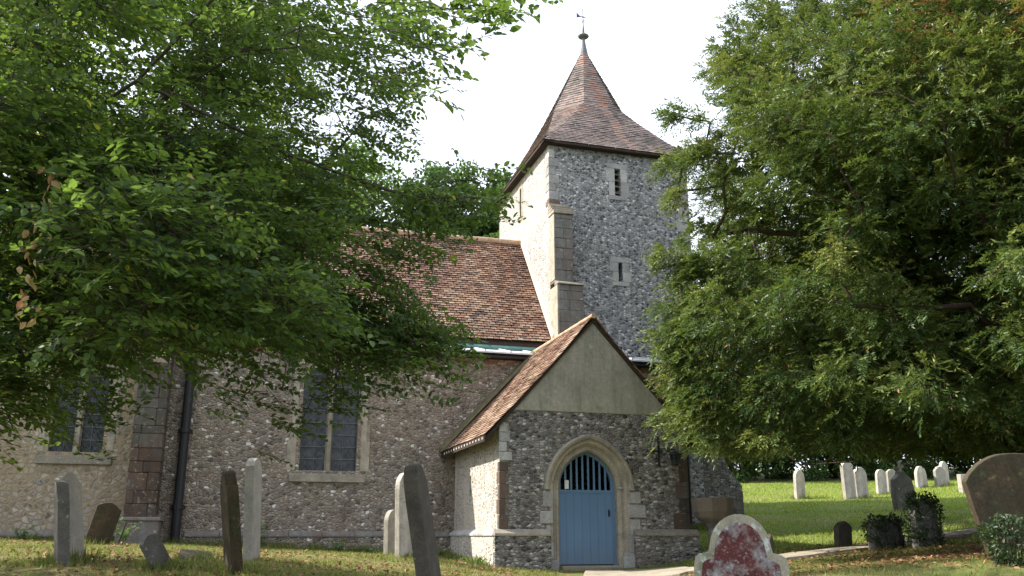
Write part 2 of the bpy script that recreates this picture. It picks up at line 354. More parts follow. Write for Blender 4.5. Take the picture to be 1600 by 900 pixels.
# ------------------------------------------------------------------ terrain
GC = np.array([[-0.26, 18.7, 0.99], [3.83, 19.9, 1.03], [1.47, 17.3, 0.77], [-3.0, 21.9, 1.2], [-5.16, 21.5, 1.33], [-7.17, 20.9, 1.4], [-8.28, 19.6, 1.42], [-10.77, 19.6, 1.47], [-5.39, 11.2, 1.29], [-3.23, 10.9, 1.21], [-3.6, 13.0, 1.27], [-1.75, 17.0, 1.27], [-7.57, 17.0, 1.47], [-1.5, 22.0, 1.11], [6.75, 19.0, 1.35], [4.14, 19.5, 1.17], [5.34, 19.0, 1.3], [4.97, 24.5, 1.6], [5.88, 22.5, 1.57], [8.27, 24.0, 1.7], [6.96, 26.5, 2.06], [8.7, 28.5, 2.46], [9.8, 32.0, 2.85], [11.62, 31.5, 2.87], [14.49, 32.0, 2.96], [17.06, 31.0, 2.98], [11.18, 40.0, 3.79], [16.78, 40.0, 3.84], [22.38, 40.0, 3.93], [5.46, 10.5, 1.39], [3.58, 10.5, 1.22], [7.8, 18.5, 1.37], [7.82, 17.0, 1.41], [9.4, 18.0, 1.46], [4.81, 16.0, 1.14], [-0.61, 9.0, 1.09], [-3.66, 9.0, 1.09], [0, 0, 0.0], [-4, 2, 0.2], [4, 2, 0.1], [-8, 0, 0.2], [9, 0, 0.4], [0, -10, -0.3], [1.9, 7.5, 0.75], [5, 6, 0.9], [-5, 6, 0.8], [0, 6, 0.6], [-12, 18, 1.7], [-20, 15, 1.9], [-20, 30, 2.6], [-10, 40, 3.6], [5, 45, 4.2], [20, 20, 2.5], [25, 40, 4.4], [0, 32, 2.8], [1.5, 14, 0.8], [1.3, 11, 0.75], [2.6, 17.2, 0.8], [0.6, 17.4, 0.88], [30, 0, 1.6], [-30, 0, 0.8], [0, 70, 6.6], [60, 60, 6.6], [-60, 60, 5.6], [80, 0, 3.6], [-80, 0, 2.6], [0, -80, -1.4], [120, 160, 10.6], [-120, 160, 9.6], [0, 200, 11.6]])
_d = np.linalg.norm(GC[:, None, :2] - GC[None, :, :2], axis=2)
_n = len(GC); _A = np.zeros((_n + 3, _n + 3)); _A[:_n, :_n] = _d - np.eye(_n) * .6
_A[:_n, _n] = 1; _A[:_n, _n + 1:] = GC[:, :2]; _A[_n, :_n] = 1; _A[_n + 1:, :_n] = GC[:, :2].T
_w = np.linalg.solve(_A, np.concatenate([GC[:, 2], np.zeros(3)]))
def gz(x, y):
    x = np.atleast_1d(np.asarray(x, float)); y = np.atleast_1d(np.asarray(y, float)); out = np.empty(x.shape)
    for i in range(0, len(x), 20000):
        d = np.hypot(x[i:i + 20000, None] - GC[None, :, 0], y[i:i + 20000, None] - GC[None, :, 1])
        out[i:i + 20000] = d @ _w[:_n] + _w[_n] + x[i:i + 20000] * _w[_n + 1] + y[i:i + 20000] * _w[_n + 2]
    return out
def g1(x, y): return float(gz(x, y)[0])
xs = np.unique(np.concatenate([np.arange(-16, 30, .35), -16 - 1.25 ** np.arange(0, 26), 30 + 1.25 ** np.arange(0, 26)]))
ys = np.unique(np.concatenate([np.arange(4, 46, .35), 4 - 1.3 ** np.arange(0, 20), 46 + 1.25 ** np.arange(0, 27)]))
X, Y = np.meshgrid(xs, ys); Z = gz(X.ravel(), Y.ravel())
near = np.exp(-((X.ravel() - 3) ** 2 + (Y.ravel() - 18) ** 2) / 900)
Z += near * np.array([.05 * mnoise.noise(Vector((x * .8, y * .8, 0))) + .025 * mnoise.noise(Vector((x * 2.5, y * 2.5, 3))) for x, y in zip(X.ravel(), Y.ravel())])
nx = len(xs); idx = np.arange(len(xs) * len(ys)).reshape(len(ys), nx)
Fq = np.stack([idx[:-1, :-1], idx[:-1, 1:], idx[1:, 1:], idx[1:, :-1]], -1).reshape(-1, 4)
gr = npmesh('ground', np.stack([X.ravel(), Y.ravel(), Z], 1), Fq, 'ground', np.zeros(len(Z)))
gr.data.polygons.foreach_set('use_smooth', [True] * len(gr.data.polygons)); tag(gr, kind='structure')

# path from the porch door round to the right, following the ground
pm = MB(); cl = [(1.4, 18.15), (2.6, 18.0), (3.6, 17.75), (4.8, 17.7), (6.0, 18.1), (7.2, 18.9), (8.6, 19.9), (10.5, 20.8), (13, 21.6), (17, 22.3), (24, 23)]
fine = []
for a, b in zip(cl[:-1], cl[1:]):
    for k in range(8): fine.append((a[0] + (b[0] - a[0]) * k / 8, a[1] + (b[1] - a[1]) * k / 8))
rows = []
for i, (x, y) in enumerate(fine):
    x2, y2 = fine[min(i + 1, len(fine) - 1)]; x1, y1 = fine[max(i - 1, 0)]; d = Vector((x2 - x1, y2 - y1)).normalized(); w = (.62 if i < 14 else .40) + .06 * math.sin(i * .7)
    rows.append([(x - d.y * t * w, y + d.x * t * w, g1(x - d.y * t * w, y + d.x * t * w) + .05 + .02 * (1 - abs(t))) for t in (1.02, .95, 0, -.95, -1.02)])
    rows[-1][0] = rows[-1][0][:2] + (rows[-1][0][2] - .1,); rows[-1][4] = rows[-1][4][:2] + (rows[-1][4][2] - .1,)
b = pm.add([p for r_ in rows for p in r_], [(i * 5 + k, i * 5 + k + 1, i * 5 + k + 6, i * 5 + k + 5) for i in range(len(rows) - 1) for k in range(4)])
tag(pm.build('path', 'concrete'), kind='structure')

# ------------------------------------------------------------------ church
church = empty('church', CH, R(16.5))
tag(church, 'flint parish church with square tower, tiled spire, tiled nave roof and gabled south porch', 'church')
fV = lambda v0: (lambda a, b, d: (a, v0 + d, b))        # wall across the front: outline in (along, up)
fU = lambda u0: (lambda a, b, d: (u0 + d, a, b))        # wall running back: outline in (into, up)
def arch(cx, w, sp, h, n=8, bottom=None, off=0):
    Rr = (w * w + h * h) / (2 * w); c_ = Rr - w; Ro = Rr + off
    th = math.acos(max(-1, min(1, -c_ / Ro)))
    pts = []
    for k in range(n + 1):
        t = PI - (PI - th) * k / n; pts.append((cx + c_ + Ro * math.cos(t), sp + Ro * math.sin(t)))
    Rt = [(2 * cx - x, z) for x, z in reversed(pts[:-1])]
    pts = pts + Rt
    if bottom is not None: pts = [(cx - w - off, bottom)] + pts + [(cx + w + off, bottom)]
    return pts
def sweep(mb, prof, stations, cx, w, sp, h, bottom, n=10, tint=None):
    """prof: list of (offset, depth-coordinate); swept round a pointed opening."""
    lines = [arch(cx, w, sp, h, n, bottom, off) for off, _ in prof]
    m = len(lines[0]); V_ = [(lines[j][i][0], prof[j][1], lines[j][i][1]) for j in range(len(prof)) for i in range(m)]
    F_ = [(j * m + i, j * m + i + 1, (j + 1) * m + i + 1, (j + 1) * m + i) for j in range(len(prof) - 1) for i in range(m - 1)]
    mb.add(V_, F_, tint)
def rect(a0, a1, b0, b1): return [(a0, b0), (a1, b0), (a1, b1), (a0, b1)]

AV = 4.05   # aisle wall plane
# --- porch
DC, DW, DS, DH = 1.97, .655, 1.55, .81
pw = MB()
op = arch(DC, DW + .2, DS, 1.06, 8, -.4)
pw.panel([(0, -.4), (DC - DW - .2, -.4)] + op[1:-1] + [(DC + DW + .2, -.4), (4.25, -.4), (4.25, 2.86), (3.92, 3.17), (.31, 3.17), (0, 2.86)], [], fV(0), 0, .42)
pw.build('porch_wall', 'flint_porch', church)
ps = MB(); ps.panel(rect(.42, AV, -.4, 3.0), [rect(2.38, 2.5, 1.5, 1.95)], fU(0), 0, .4)
ps.build('porch_side_wall', 'flint_porch_sunlit', church)
ps = MB(); ps.panel(rect(.42, AV, -.4, 3.0), [], fU(3.85), 0, .4); ps.build('porch_side_wall', 'flint_porch', church)
# the front wall's own return at the lit corner, in the sun-paled flint
mb = MB(); mb.box(-.004, .2, .0, .42, -.4, 2.9); mb.build('porch_corner', 'flint_porch_sunlit', church)
# slit window in the porch side; a black sheet stands for its dark recess
sl = MB(); sl.panel(rect(2.30, 2.58, 1.42, 2.03), [rect(2.38, 2.5, 1.5, 1.95)], fU(-.012), 0, .05, .7)
o = sl.build('slit_window', 'quoin', church, .006); sb = MB(); sb.box(.2, .22, 2.3, 2.6, 1.4, 2.05); sb.build('pane', 'dark', o)
# plastered gable
pg = MB(); pg.panel([(.30, 3.17), (3.93, 3.17), (4.3, 2.80), (4.26, 2.76), (4.25, 2.9), (2.11, 5.20), (0.0, 2.9), (-.02, 2.80)][0:2] + [(4.2, 2.93), (2.11, 5.18), (.03, 2.93)], [], fV(-.02), 0, .40)
pg.build('gable', 'plaster', church, .008)
# plinth: flint below a sloped stone course
def plinth_front(m1, m2, x0, x1, y, z0, z1, d, ends=(0, 0)):
    mb, mc = MB(), MB()
    mb.box(x0, x1, y - d, y + .04, z0, z1)
    e0, e1 = ends
    n = max(1, int((x1 - x0) / .75)); 
    for k in range(n):
        a = x0 - e0 * .02 + (x1 - x0 + .02 * (e0 + e1)) * k / n + .004; b_ = x0 - e0 * .02 + (x1 - x0 + .02 * (e0 + e1)) * (k + 1) / n - .004; j = random.uniform(-.006, .006)
        mc.hexa([(a, y - d - .03 + j, z1 + .002), (b_, y - d - .03 + j, z1 + .002), (b_, y + .03, z1 + .002), (a, y + .03, z1 + .002),
                 (a, y - d - .02 + j, z1 + .055), (b_, y - d - .02 + j, z1 + .055), (b_, y - .01, z1 + .14), (a, y - .01, z1 + .14)])
    mb.build('plinth', m1, church); mc.build('plinth_course', m2, church, .008)
plinth_front('flint_porch', 'limestone', -.12, 1.06, -.001, -.4, .62, .12, (1, 0)); plinth_front('flint_porch', 'limestone', 2.92, 4.4, -.001, -.4, .62, .14, (0, 1))
pf = MB(); pf.box(-.12, .03, .04, AV - .12, -.4, .62); pf.build('plinth', 'flint_porch_sunlit', church)
pc = MB()
for k in range(5):
    a = .02 + k * .8; b_ = a + .79
    pc.hexa([(-.15, a, .622), (.02, a, .622), (.02, b_, .622), (-.15, b_, .622), (-.14, a, .675), (-.01, a, .76), (-.01, b_, .76), (-.14, b_, .675)])
pc.build('plinth_course', 'quoin', church, .008)
# quoins
def quoins(mb, x, side, y, z0, z1, w0=.28, w1=.42, h=.3, dep=.34, pro=.012):
    z = z0; k = 0
    while z < z1 - .1:
        hh = h * random.uniform(.8, 1.2); hh = min(hh, z1 - z); w = (w0 if k % 2 else w1) * random.uniform(.88, 1.12); d = (w1 if k % 2 else w0)
        x0, x1 = (x - pro, x + w) if side > 0 else (x - w, x + pro)
        mb.box(x0, x1, y - pro, y + min(dep, d), z + .005, z + hh - .006, .003); z += hh; k += 1
qb = MB(); quoins(qb, 0, 1, 0, .76, 2.1, .13, .2, .27); qb.build('quoin', 'ironstone', church, .008)
qb = MB(); quoins(qb, 0, 1, 0, 2.12, 2.86, .15, .24, .22); qb.build('quoin', 'quoin', church, .008)
qb = MB(); quoins(qb, 4.25, -1, 0, .76, 2.35, .22, .34, .3); qb.build('quoin', 'butt_red', church, .008)
qb = MB(); quoins(qb, 4.25, -1, 0, 2.36, 2.86, .26, .36, .22); qb.build('quoin', 'butt', church, .008)
# door surround: moulded arch, jamb stones and hood
ds = MB()
sweep(ds, [(-.0, .36), (.0, .10), (.035, .055), (.075, .05), (.09, .075), (.12, .075), (.145, .02), (.17, -.012), (.235, -.012), (.235, .12)], None, DC, DW, DS, DH, -.1, 12, .8)
surround = ds.build('door_surround', 'limestone', church, recalc=True)
hd = MB(); sweep(hd, [(.235, .05), (.235, -.03), (.26, -.075), (.31, -.09), (.345, -.06), (.36, .05)], None, DC, DW, DS, DH, DS + .12, 12, .6)
hd.build('hood_mould', 'limestone', surround)
for grp in ([(2.80, 3.13, 1.28, 1.53, -.01), (2.82, 3.22, .98, 1.26, -.035), (2.80, 3.10, .62, .97, -.012), (2.81, 3.12, .28, .61, -.03), (2.68, 3.30, -.1, .2, -.05), (2.70, 3.16, .20, .28, -.03), (2.63, 2.72, 1.57, 1.62, .0)],
            [(.93, 1.15, 1.2, 1.53, -.012), (.86, 1.14, .86, 1.12, -.05), (1.0, 1.14, .50, .85, -.01), (.94, 1.15, .15, .49, -.02), (.90, 1.26, -.1, .15, -.04)]):
    jb = MB()
    for (x0, x1, z0, z1, yy) in grp: jb.box(x0, x1, yy, .2, z0, z1, .009)
    jb.build('jamb_stone', 'quoin', surround, .014)
# door: leaf, bars and arched frame
door = MB()
for k in range(7):
    a = DC - DW + .03 + k * (2 * DW - .06) / 7; door.box(a + .0015, a + (2 * DW - .06) / 7 - .0015, .25, .29, .05, DS + .0, tint=.5)
door.box(DC - DW + .03, DC + DW - .03, .235, .25, DS - .05, DS + .012)
dr = door.build('door', 'door', church, .002)
fr = MB(); sweep(fr, [(-.055, .31), (-.055, .23), (0.0, .23), (.01, .31)], None, DC, DW, DS, DH, .02, 12); fr.build('door_frame', 'door', dr)
gb = MB()
Rr = (DW * DW + DH * DH) / (2 * DW)
for k in range(10):
    x = DC - DW + .07 + k * (2 * DW - .14) / 9; e = DW - abs(x - DC); c_ = Rr - DW
    top = DS + math.sqrt(max(0, Rr * Rr - (abs(x - DC) + c_) ** 2)) - .02
    if top > DS + .06: gb.box(x - .02, x + .02, .24, .268, DS, top)
gb.build('grille', 'door', dr)
kn = MB(); kn.box(DC + .50, DC + .54, .232, .252, 1.02, 1.16); kn.tube([(DC + .52, .25, 1.09), (DC + .52, .20, 1.09)], .018, 10); kn.build('handle', 'iron', dr, .003)
st = MB(); st.box(DC - DW, DC + DW, -.12, .42, -.3, .03); st.build('door_step', 'concrete', church, .01)
nb = MB(); nb.box(DC - .47, DC - .38, .236, .244, DS + .03, DS + .21); nb.build('notice', 'white_paint', dr)
# porch inside
pi = MB(); pi.box(.41, 3.84, .43, AV - .02, -.3, .02); pi.build('porch_floor', 'interior', church)

# --- tiled roofs, tile by tile, each course lapping the one below
def tile_rows(mb, Lf, Rf, rows, tw, nrm, tint_fn=None, th=.016, lift=.03, jit=.006, sag=None, edge=0):
    for r_ in range(rows):
        t0 = r_ / rows; t1 = min(1, (r_ + 1.35) / rows)
        a, b_ = Lf(t0), Rf(t0); c_, d_ = Lf(t1), Rf(t1); ln = (b_ - a).length
        if ln < tw * .4: continue
        n = max(1, round(ln / tw)); off = (r_ % 2) * .5
        for k in range(-1, n + 1):
            s0 = max(0, (k + off) / n) + .0008; s1 = min(1, (k + 1 + off) / n) - .0008 * (1 if n < 60 else .6)
            if s1 - s0 < .15 / n: continue
            p = [a.lerp(b_, s0), a.lerp(b_, s1), c_.lerp(d_, s1), c_.lerp(d_, s0)]
            nn = nrm(p[0], p[1], p[3]); jl = random.uniform(-jit, jit); jr = jl + random.uniform(-jit, jit) * .7
            down = (p[0] - p[3]).normalized() * random.uniform(-.008, .010)
            if sag:
                p = [q_ + nn * sag(q_) for q_ in p]
            lo = [p[0] + nn * (lift + jl) + down, p[1] + nn * (lift + jr) + down]; up = [p[2] + nn * .004, p[3] + nn * .004]
            V_ = [lo[0], lo[1], up[0], up[1], lo[0] - nn * th, lo[1] - nn * th]
            mb.add(V_, [(0, 1, 2, 3), (4, 5, 1, 0), (4, 0, 3), (1, 5, 2)], tint_fn(p[0]) if tint_fn else None)
def lin(a, b): a, b = Vector(a), Vector(b); return lambda t: a.lerp(b, t)
def curve3(pts, ts):
    pts = [Vector(p) for p in pts]
    def f(t):
        for i in range(len(ts) - 1):
            if t <= ts[i + 1] or i == len(ts) - 2:
                return pts[i].lerp(pts[i + 1], (t - ts[i]) / (ts[i + 1] - ts[i]))
    return f
def nrm_out(center):
    C_ = Vector(center)
    def f(p0, p1, p3):
        n = (p1 - p0).cross(p3 - p0).normalized()
        return n if n.dot(p0 - C_) > 0 else -n
    return f
def tn(p, s=.5): return min(1, max(0, .5 + .5 * mnoise.noise(p * s) + random.uniform(-.38, .38)))
# nave
NE, NR = 5.85, 9.62   # eave and ridge heights
nsag = lambda p: -.06 * math.sin(PI * max(0, min(1, (p.x + 12) / 15))) + .022 * mnoise.noise(p * .7) - (.05 if p.x < -4 else 0)
nr = MB()
for a, b_ in ((5.0, 8.05), (11.1, 8.05)):
    tile_rows(nr, lin((-14, a, NE - .06), (-14, b_, NR)), lin((2.97, a, NE - .06), (2.97, b_, NR)), 46, .175, nrm_out((0, 8, 5)), lambda p: tn(p, .6), sag=nsag, lift=.042, jit=.009)
nave_roof = nr.build('nave_roof', 'tile_nave', church, recalc=False)
rd = MB(); x = -14.0
while x < 2.9:
    l_ = .33; z_ = NR + .03 + nsag(Vector((x, 8, 9))) * .8
    rd.tube([(x, 8.05, z_ + random.uniform(-.008, .008)), (x + l_ - .01, 8.05, z_ + random.uniform(-.008, .008))], .1, 10); x += l_
rd.build('ridge_tiles', 'ridge', nave_roof)
rs = MB(); rs.panel([(5.0, NE - .17), (8.05, NR - .22), (11.1, NE - .17), (11.1, NE - .3), (5.0, NE - .3)], [], fU(-14), 0, 16.95); rs.build('roof_deck', 'dark_wood', nave_roof)
# strip of nave wall above the aisle, with the green gutter
nw = MB(); nw.box(-14, 2.98, 5.12, 5.5, 4.5, NE - .1); nw.build('nave_wall', 'flint_nave', church)
gt = MB(); gt.tube([(-14, 5.03, 5.58), (2.9, 5.03, 5.55)], .075, 8); gt.box(-14, 2.9, 5.03, 5.11, 5.50, 5.66); gt.build('gutter', 'copper', church)
nb_ = MB(); nb_.box(-14, 2.97, 11.0, 11.3, -.5, NE - .1); nb_.box(-14.2, -13.9, 4.1, 11.3, -.5, 5.6); nb_.panel([(4.9, 5.6), (11.2, 5.6), (8.05, NR - .1)], [], fU(-14.05), 0, .3); nb_.build('nave_wall', 'flint_nave', church)
# aisle lead roof with rolls
lr = MB(); lr.panel([(AV - .26, 5.15), (AV - .26, 5.19), (5.12, 5.52), (5.12, 5.4)], [], fU(-14), 0, 19.95)
x = -13.6
while x < 5.9:
    lr.tube([(x, AV - .26, 5.205), (x, 5.1, 5.53)], .026, 6); x += .68
lr.build('aisle_roof', 'lead', church)
fb = MB(); fb.box(-14, 5.93, AV - .16, AV + .1, 5.03, 5.149); fb.box(5.85, 5.93, AV + .1, 5.3, 5.03, 5.149); fb.build('fascia', 'dark_wood', church)
gu = MB(); gu.tube([(-14, AV - .19, 5.08), (5.95, AV - .19, 5.06)], .04, 8); gu.build('gutter', 'iron', church)
# aisle wall, with its windows
def two_light(x0, x1, z0, sp, top, outer=.22, mull=.07):
    """traceried two-light window; returns hole outline"""
    cx = (x0 + x1) / 2; w = (x1 - x0) / 2
    return [(x0, z0)] + arch(cx, w, sp, top - sp, 8) + [(x1, z0)]
W1 = (-3.78, -2.44, 2.12, 4.46, 4.8); W2 = (-9.2, -8.1, 2.42, 4.3, 4.65); W3 = (-12.6, -11.4, 2.42, 4.3, 4.65)
aw = MB(); aw.panel(rect(-7.2, 5.83, -.3, 5.03), [two_light(*W1)], fV(AV), 0, .6)
aw.box(5.43, 5.83, AV + .6, 5.4, -.3, 5.03)
aisle = aw.build('aisle_wall', 'flint_nave', church)
aw = MB(); aw.panel(rect(-14, -7.2, -.3, 5.03), [two_light(*W2), two_light(*W3)], fV(AV - .0), 0, .6); cw = aw.build('chancel_wall', 'render_wall', church)
bc = MB(); x = -14.0
while x < 5.8:
    for zz in (4.90, 4.965): bc.box(x, x + .215, AV - .012, AV + .1, zz + .003, zz + .058, .003)
    x += .225
bc.build('brick_course', 'tile_nave', aisle)
def window(Wd, wallname):
    x0, x1, z0, sp, top = Wd; cx = (x0 + x1) / 2; hw = (x1 - x0) / 2; h = top - sp
    fm = MB(); sweep(fm, [(o_, AV + d_) for o_, d_ in [(0, .30), (-.0, .12), (.07, .03), (.10, -.012), (.21, -.014), (.21, .1)]], None, cx, hw, sp, h, z0, 10, .75)
    f = fm.build('window', 'limestone', church)
    for sx in (-1, 1):
        jn = MB(); z = z0
        while z < sp:
            hh = random.uniform(.32, .5); w_ = random.choice((.03, .1)); a = cx + sx * (hw + .2); jn.box(min(a, a + sx * w_), max(a, a + sx * w_), AV - .012, AV + .1, z, min(sp, z + hh) - .006, .002); z += hh
        jn.build('jamb_stone', 'limestone', f)
    sl_ = MB(); sl_.hexa([(x0 - .22, AV - .07, z0 - .27), (x1 + .22, AV - .07, z0 - .27), (x1 + .22, AV + .3, z0 - .27), (x0 - .22, AV + .3, z0 - .27),
                          (x0 - .22, AV - .05, z0 - .09), (x1 + .22, AV - .05, z0 - .09), (x1 + .22, AV + .3, z0 + .015), (x0 - .22, AV + .3, z0 + .015)]); sl_.build('sill', 'limestone', f, .008)
    mu = MB(); mu.hexa([(cx - .08, AV + .14, z0), (cx - .045, AV + .03, z0), (cx + .045, AV + .03, z0), (cx + .08, AV + .14, z0), (cx - .08, AV + .14, sp + .1), (cx - .045, AV + .03, sp + .1), (cx + .045, AV + .03, sp + .1), (cx + .08, AV + .14, sp + .1)])
    # tracery: plate with two pointed lights and an eyelet
    lw = hw / 2 - .05; hole1 = arch(cx - hw / 2, lw, sp - .25, .42, 6, None); hole2 = arch(cx + hw / 2, lw, sp - .25, .42, 6, None)
    plate = [(x0, sp - .25)] + [(x0, sp - .25)][:0] + arch(cx, hw, sp, h, 8)
    out = [(x0 + .001, sp - .25)] + arch(cx, hw - .001, sp, h, 8) + [(x1 - .001, sp - .25)] + list(reversed(hole2)) + list(reversed(hole1))
    eye = [(cx + .13 * math.cos(t), sp + h * .42 + .17 * math.sin(t)) for t in [2 * PI * k / 12 for k in range(12)]]
    mu.panel(out, [eye], fV(AV), .09, .17); mu.build('mullion', 'limestone', f)
    gl = MB(); gl.panel(two_light(x0 + .002, x1 - .002, z0, sp, top - .01), [], fV(AV), .19, .2); g_ = gl.build('pane', 'glass', f)
    cm = MB(); d = .15
    for sgn in (-1, 1):
        k = -40
        while k < 40:
            # diagonal cames clipped to the opening rectangle
            zc = z0 + k * d * 1.3; p = []
            for xx in (x0 + .01, x1 - .01):
                p.append((xx, zc + sgn * (xx - x0) * 1.35))
            (xa, za), (xb, zb) = p
            lo, hi = z0, sp + h * .55
            def clip(xa, za, xb, zb):
                if abs(zb - za) < 1e-6: return None
                t0 = max(0, min(((lo - za) / (zb - za)), ((hi - za) / (zb - za)))); t1 = min(1, max(((lo - za) / (zb - za)), ((hi - za) / (zb - za))))
                return None if t1 <= t0 else ((xa + (xb - xa) * t0, za + (zb - za) * t0), (xa + (xb - xa) * t1, za + (zb - za) * t1))
            c_ = clip(xa, za, xb, zb)
            if c_: cm.tube([(c_[0][0], AV + .187, c_[0][1]), (c_[1][0], AV + .187, c_[1][1])], .005, 4, False)
            k += 1
    z = z0 + .28
    while z < sp: cm.tube([(x0, AV + .165, z), (x1, AV + .165, z)], .012, 5, False); z += .29
    for xx in (cx - hw * .5, cx + hw * .5): cm.tube([(xx, AV + .17, z0), (xx, AV + .17, sp)], .007, 5, False)
    cm.build('leading', 'lead_came', f)
    return f
for w_ in (W1, W2, W3): window(w_, None)
# plinth of the aisle
plinth_front('flint_nave', 'butt', -6.2, -.13, AV, -.3, .60, .09); plinth_front('flint_nave', 'butt', 4.3, 5.9, AV, -.3, .60, .09, (0, 1)); plinth_front('flint_nave', 'butt', -14, -7.6, AV, -.3, .60, .09)
# buttress between nave and chancel, with its base, and the black downpipe, widened to take in its shadow
bt = MB()
z = 1.0; k = 0
while z < 4.3:
    hh = random.uniform(.14, .42); w_ = random.uniform(.16, .48)
    bt.box(-7.42, -7.42 + w_ - .004, 3.25, 3.25 + .5, z, z + hh - .006, .006); bt.box(-7.42 + w_, -6.78, 3.25, 3.25 + .5, z, z + hh - .006, .006)
    bt.box(-7.41, -6.79, 3.75, AV + .1, z, z + hh - .006, .006); z += hh
bt.hexa([(-7.42, 3.25, z), (-6.78, 3.25, z), (-6.78, AV + .1, z), (-7.42, AV + .1, z), (-7.42, 3.9, z + .7), (-6.78, 3.9, z + .7), (-6.78, AV + .1, z + .7), (-7.42, AV + .1, z + .7)])
B_ = bt.build('buttress', 'butt_red', church, .012)
bb = MB(); bb.box(-7.52, -6.68, 3.1, AV, .1, .93, .008); bb.hexa([(-7.55, 3.07, .932), (-6.65, 3.07, .932), (-6.65, AV, .932), (-7.55, AV, .932), (-7.54, 3.08, 1.0), (-6.66, 3.08, 1.0), (-6.7, AV, 1.08), (-7.5, AV, 1.08)])
bb.build('buttress_base', 'butt', B_, .012)
for (px, w, zt, zb, yy) in ((-6.38, .105, 5.1, .2, AV - .13), (5.72, .07, 5.05, .0, AV - .1)):
    dp = MB(); dp.tube([(px, yy - .1, zt), (px, yy, zt - .3), (px, yy, zb)], w, 12)
    for z in (1.2, 2.9, 4.4): dp.tube([(px, yy, z), (px, yy, z + .09)], w * 1.3, 12)
    for z in (1.2, 2.9, 4.4): dp.box(px - w * 1.5, px + w * 1.5, yy + w * .6, AV, z + .01, z + .08)
    dp.build('downpipe', 'iron', church)

# --- tower
TU0, TU1, TV0, TV1, TZ = 2.98, 7.5, 5.3, 10.7, 11.9
tw = MB(); w1 = rect(5.07, 5.27, 10.5, 11.36); w2 = rect(5.1, 5.23, 7.82, 8.38)
tw.panel(rect(TU0, TU1, -.5, TZ), [w1, w2], fV(TV0), 0, .7)
tower = tw.build('tower_wall', 'flint_tower', church)
te = MB(); te.panel(rect(TV0 + .004, TV1, 4, TZ), [rect(8.05, 8.22, 10.6, 11.55)], fU(TU0 - .004), 0, .7)
te.build('tower_wall', 'flint_tower_sunlit', church)
te = MB(); te.panel(rect(TV0 + .7, TV1, -.5, TZ), [], fU(TU1 - .7), 0, .7); te.box(TU0 + .7, TU1 - .7, TV1 - .7, TV1, -.5, TZ); te.build('tower_wall', 'flint_tower', church)
def slit(x0, x1, z0, z1, louv, y=TV0):
    fm = MB()
    fm.box(x0 - .19, x0 - .002, y - .014, y + .3, z0 - .02, (z0 + z1) / 2, .004); fm.box(x0 - .27, x0 - .002, y - .014, y + .3, (z0 + z1) / 2 + .006, z1, .004)
    fm.box(x1 + .002, x1 + .27, y - .014, y + .3, z0 - .02, (z0 + z1) / 2, .004); fm.box(x1 + .002, x1 + .2, y - .014, y + .3, (z0 + z1) / 2 + .006, z1, .004)
    fm.box(x0 - .24, x1 + .24, y - .016, y + .3, z1 + .006, z1 + .17, .004); fm.box(x0 - .2, x1 + .2, y - .02, y + .3, z0 - .15, z0 - .026, .004)
    f = fm.build('tower_window', 'quoin', church, .008)
    bk = MB(); bk.box(x0 - .02, x1 + .02, y + .4, y + .42, z0, z1); bk.build('opening', 'dark', f)
    if louv:
        lv = MB(); z = z0 + .1
        while z < z1: lv.hexa([(x0, y + .1, z), (x1, y + .1, z), (x1, y + .28, z + .13), (x0, y + .28, z + .13), (x0, y + .1, z + .03), (x1, y + .1, z + .03), (x1, y + .28, z + .16), (x0, y + .28, z + .16)]); z += .2
        lv.build('louvres', 'butt', f)
slit(5.07, 5.27, 10.5, 11.36, True); slit(5.1, 5.23, 7.82, 8.38, False)
ef = MB(); ef.panel(rect(7.9, 8.37, 10.45, 11.7), [rect(8.05, 8.22, 10.6, 11.55)], fU(TU0 - .016), 0, .1, .8); f = ef.build('tower_window', 'limestone', church, .006)
eb = MB(); eb.box(TU0 + .15, TU0 + .17, 7.95, 8.3, 10.5, 11.6); eb.build('opening', 'interior', f)
qb = MB(); quoins(qb, TU0 - .006, 1, TV0, 10.15, TZ - .02, .2, .3, .29); qb.build('quoin', 'quoin', tower, .01)
qb = MB(); qb.box(TU0 - .02, TU0 + .33, TV0 - .014, TV0 + .3, 9.98, 10.14); qb.build('quoin', 'ironstone', tower, .008)
qb = MB(); quoins(qb, TU1, -1, TV0, 5, TZ - .02, .26, .4, .29); qb.build('quoin', 'quoin', tower, .01)
# corner buttress in two stages with weathered stone offsets
tb = MB()
def stage(mb, x0, x1, y0, y1, z0, z1):
    z = z0
    while z < z1 - .05:
        hh = min(random.uniform(.25, .38), z1 - z); c_ = x0 + (x1 - x0) * random.uniform(.35, .65)
        mb.box(x0, c_ - .002, y0, y1, z + .003, z + hh - .003, .005); mb.box(c_ + .002, x1, y0, y1, z + .003, z + hh - .003, .005); z += hh
stage(tb, 2.97, 3.52, 4.85, TV0 + .02, 7.5, 9.55); stage(tb, 2.99, 3.72, 4.62, TV0 + .02, 5.4, 7.38)
bu = tb.build('buttress', 'butt', tower, .01)
of = MB()
for k in range(4): of.box(2.93, 3.56 - .01 * k, 4.80 + k * .13, TV0 + .01, 9.56 + k * .105, 9.56 + k * .105 + .1, .004)
of.build('weathering', 'limestone', bu, .008); of = MB(); of.hexa([(2.96, 4.56, 7.39), (3.75, 4.56, 7.39), (3.75, 4.9, 7.39), (2.96, 4.9, 7.39), (2.96, 4.6, 7.44), (3.75, 4.6, 7.44), (3.75, 4.9, 7.56), (2.96, 4.9, 7.56)]); of.build('weathering', 'limestone', bu, .008)
lb = MB(); lb.box(2.955, 2.992, 4.86, TV0, 7.58, 9.55); lb.box(2.955, 2.992, 4.64, TV0, 5.5, 7.37); lb.build('buttress_sunlit_face', 'limestone', bu)  # pale slab: sunlight on the buttress's east side put into its colour
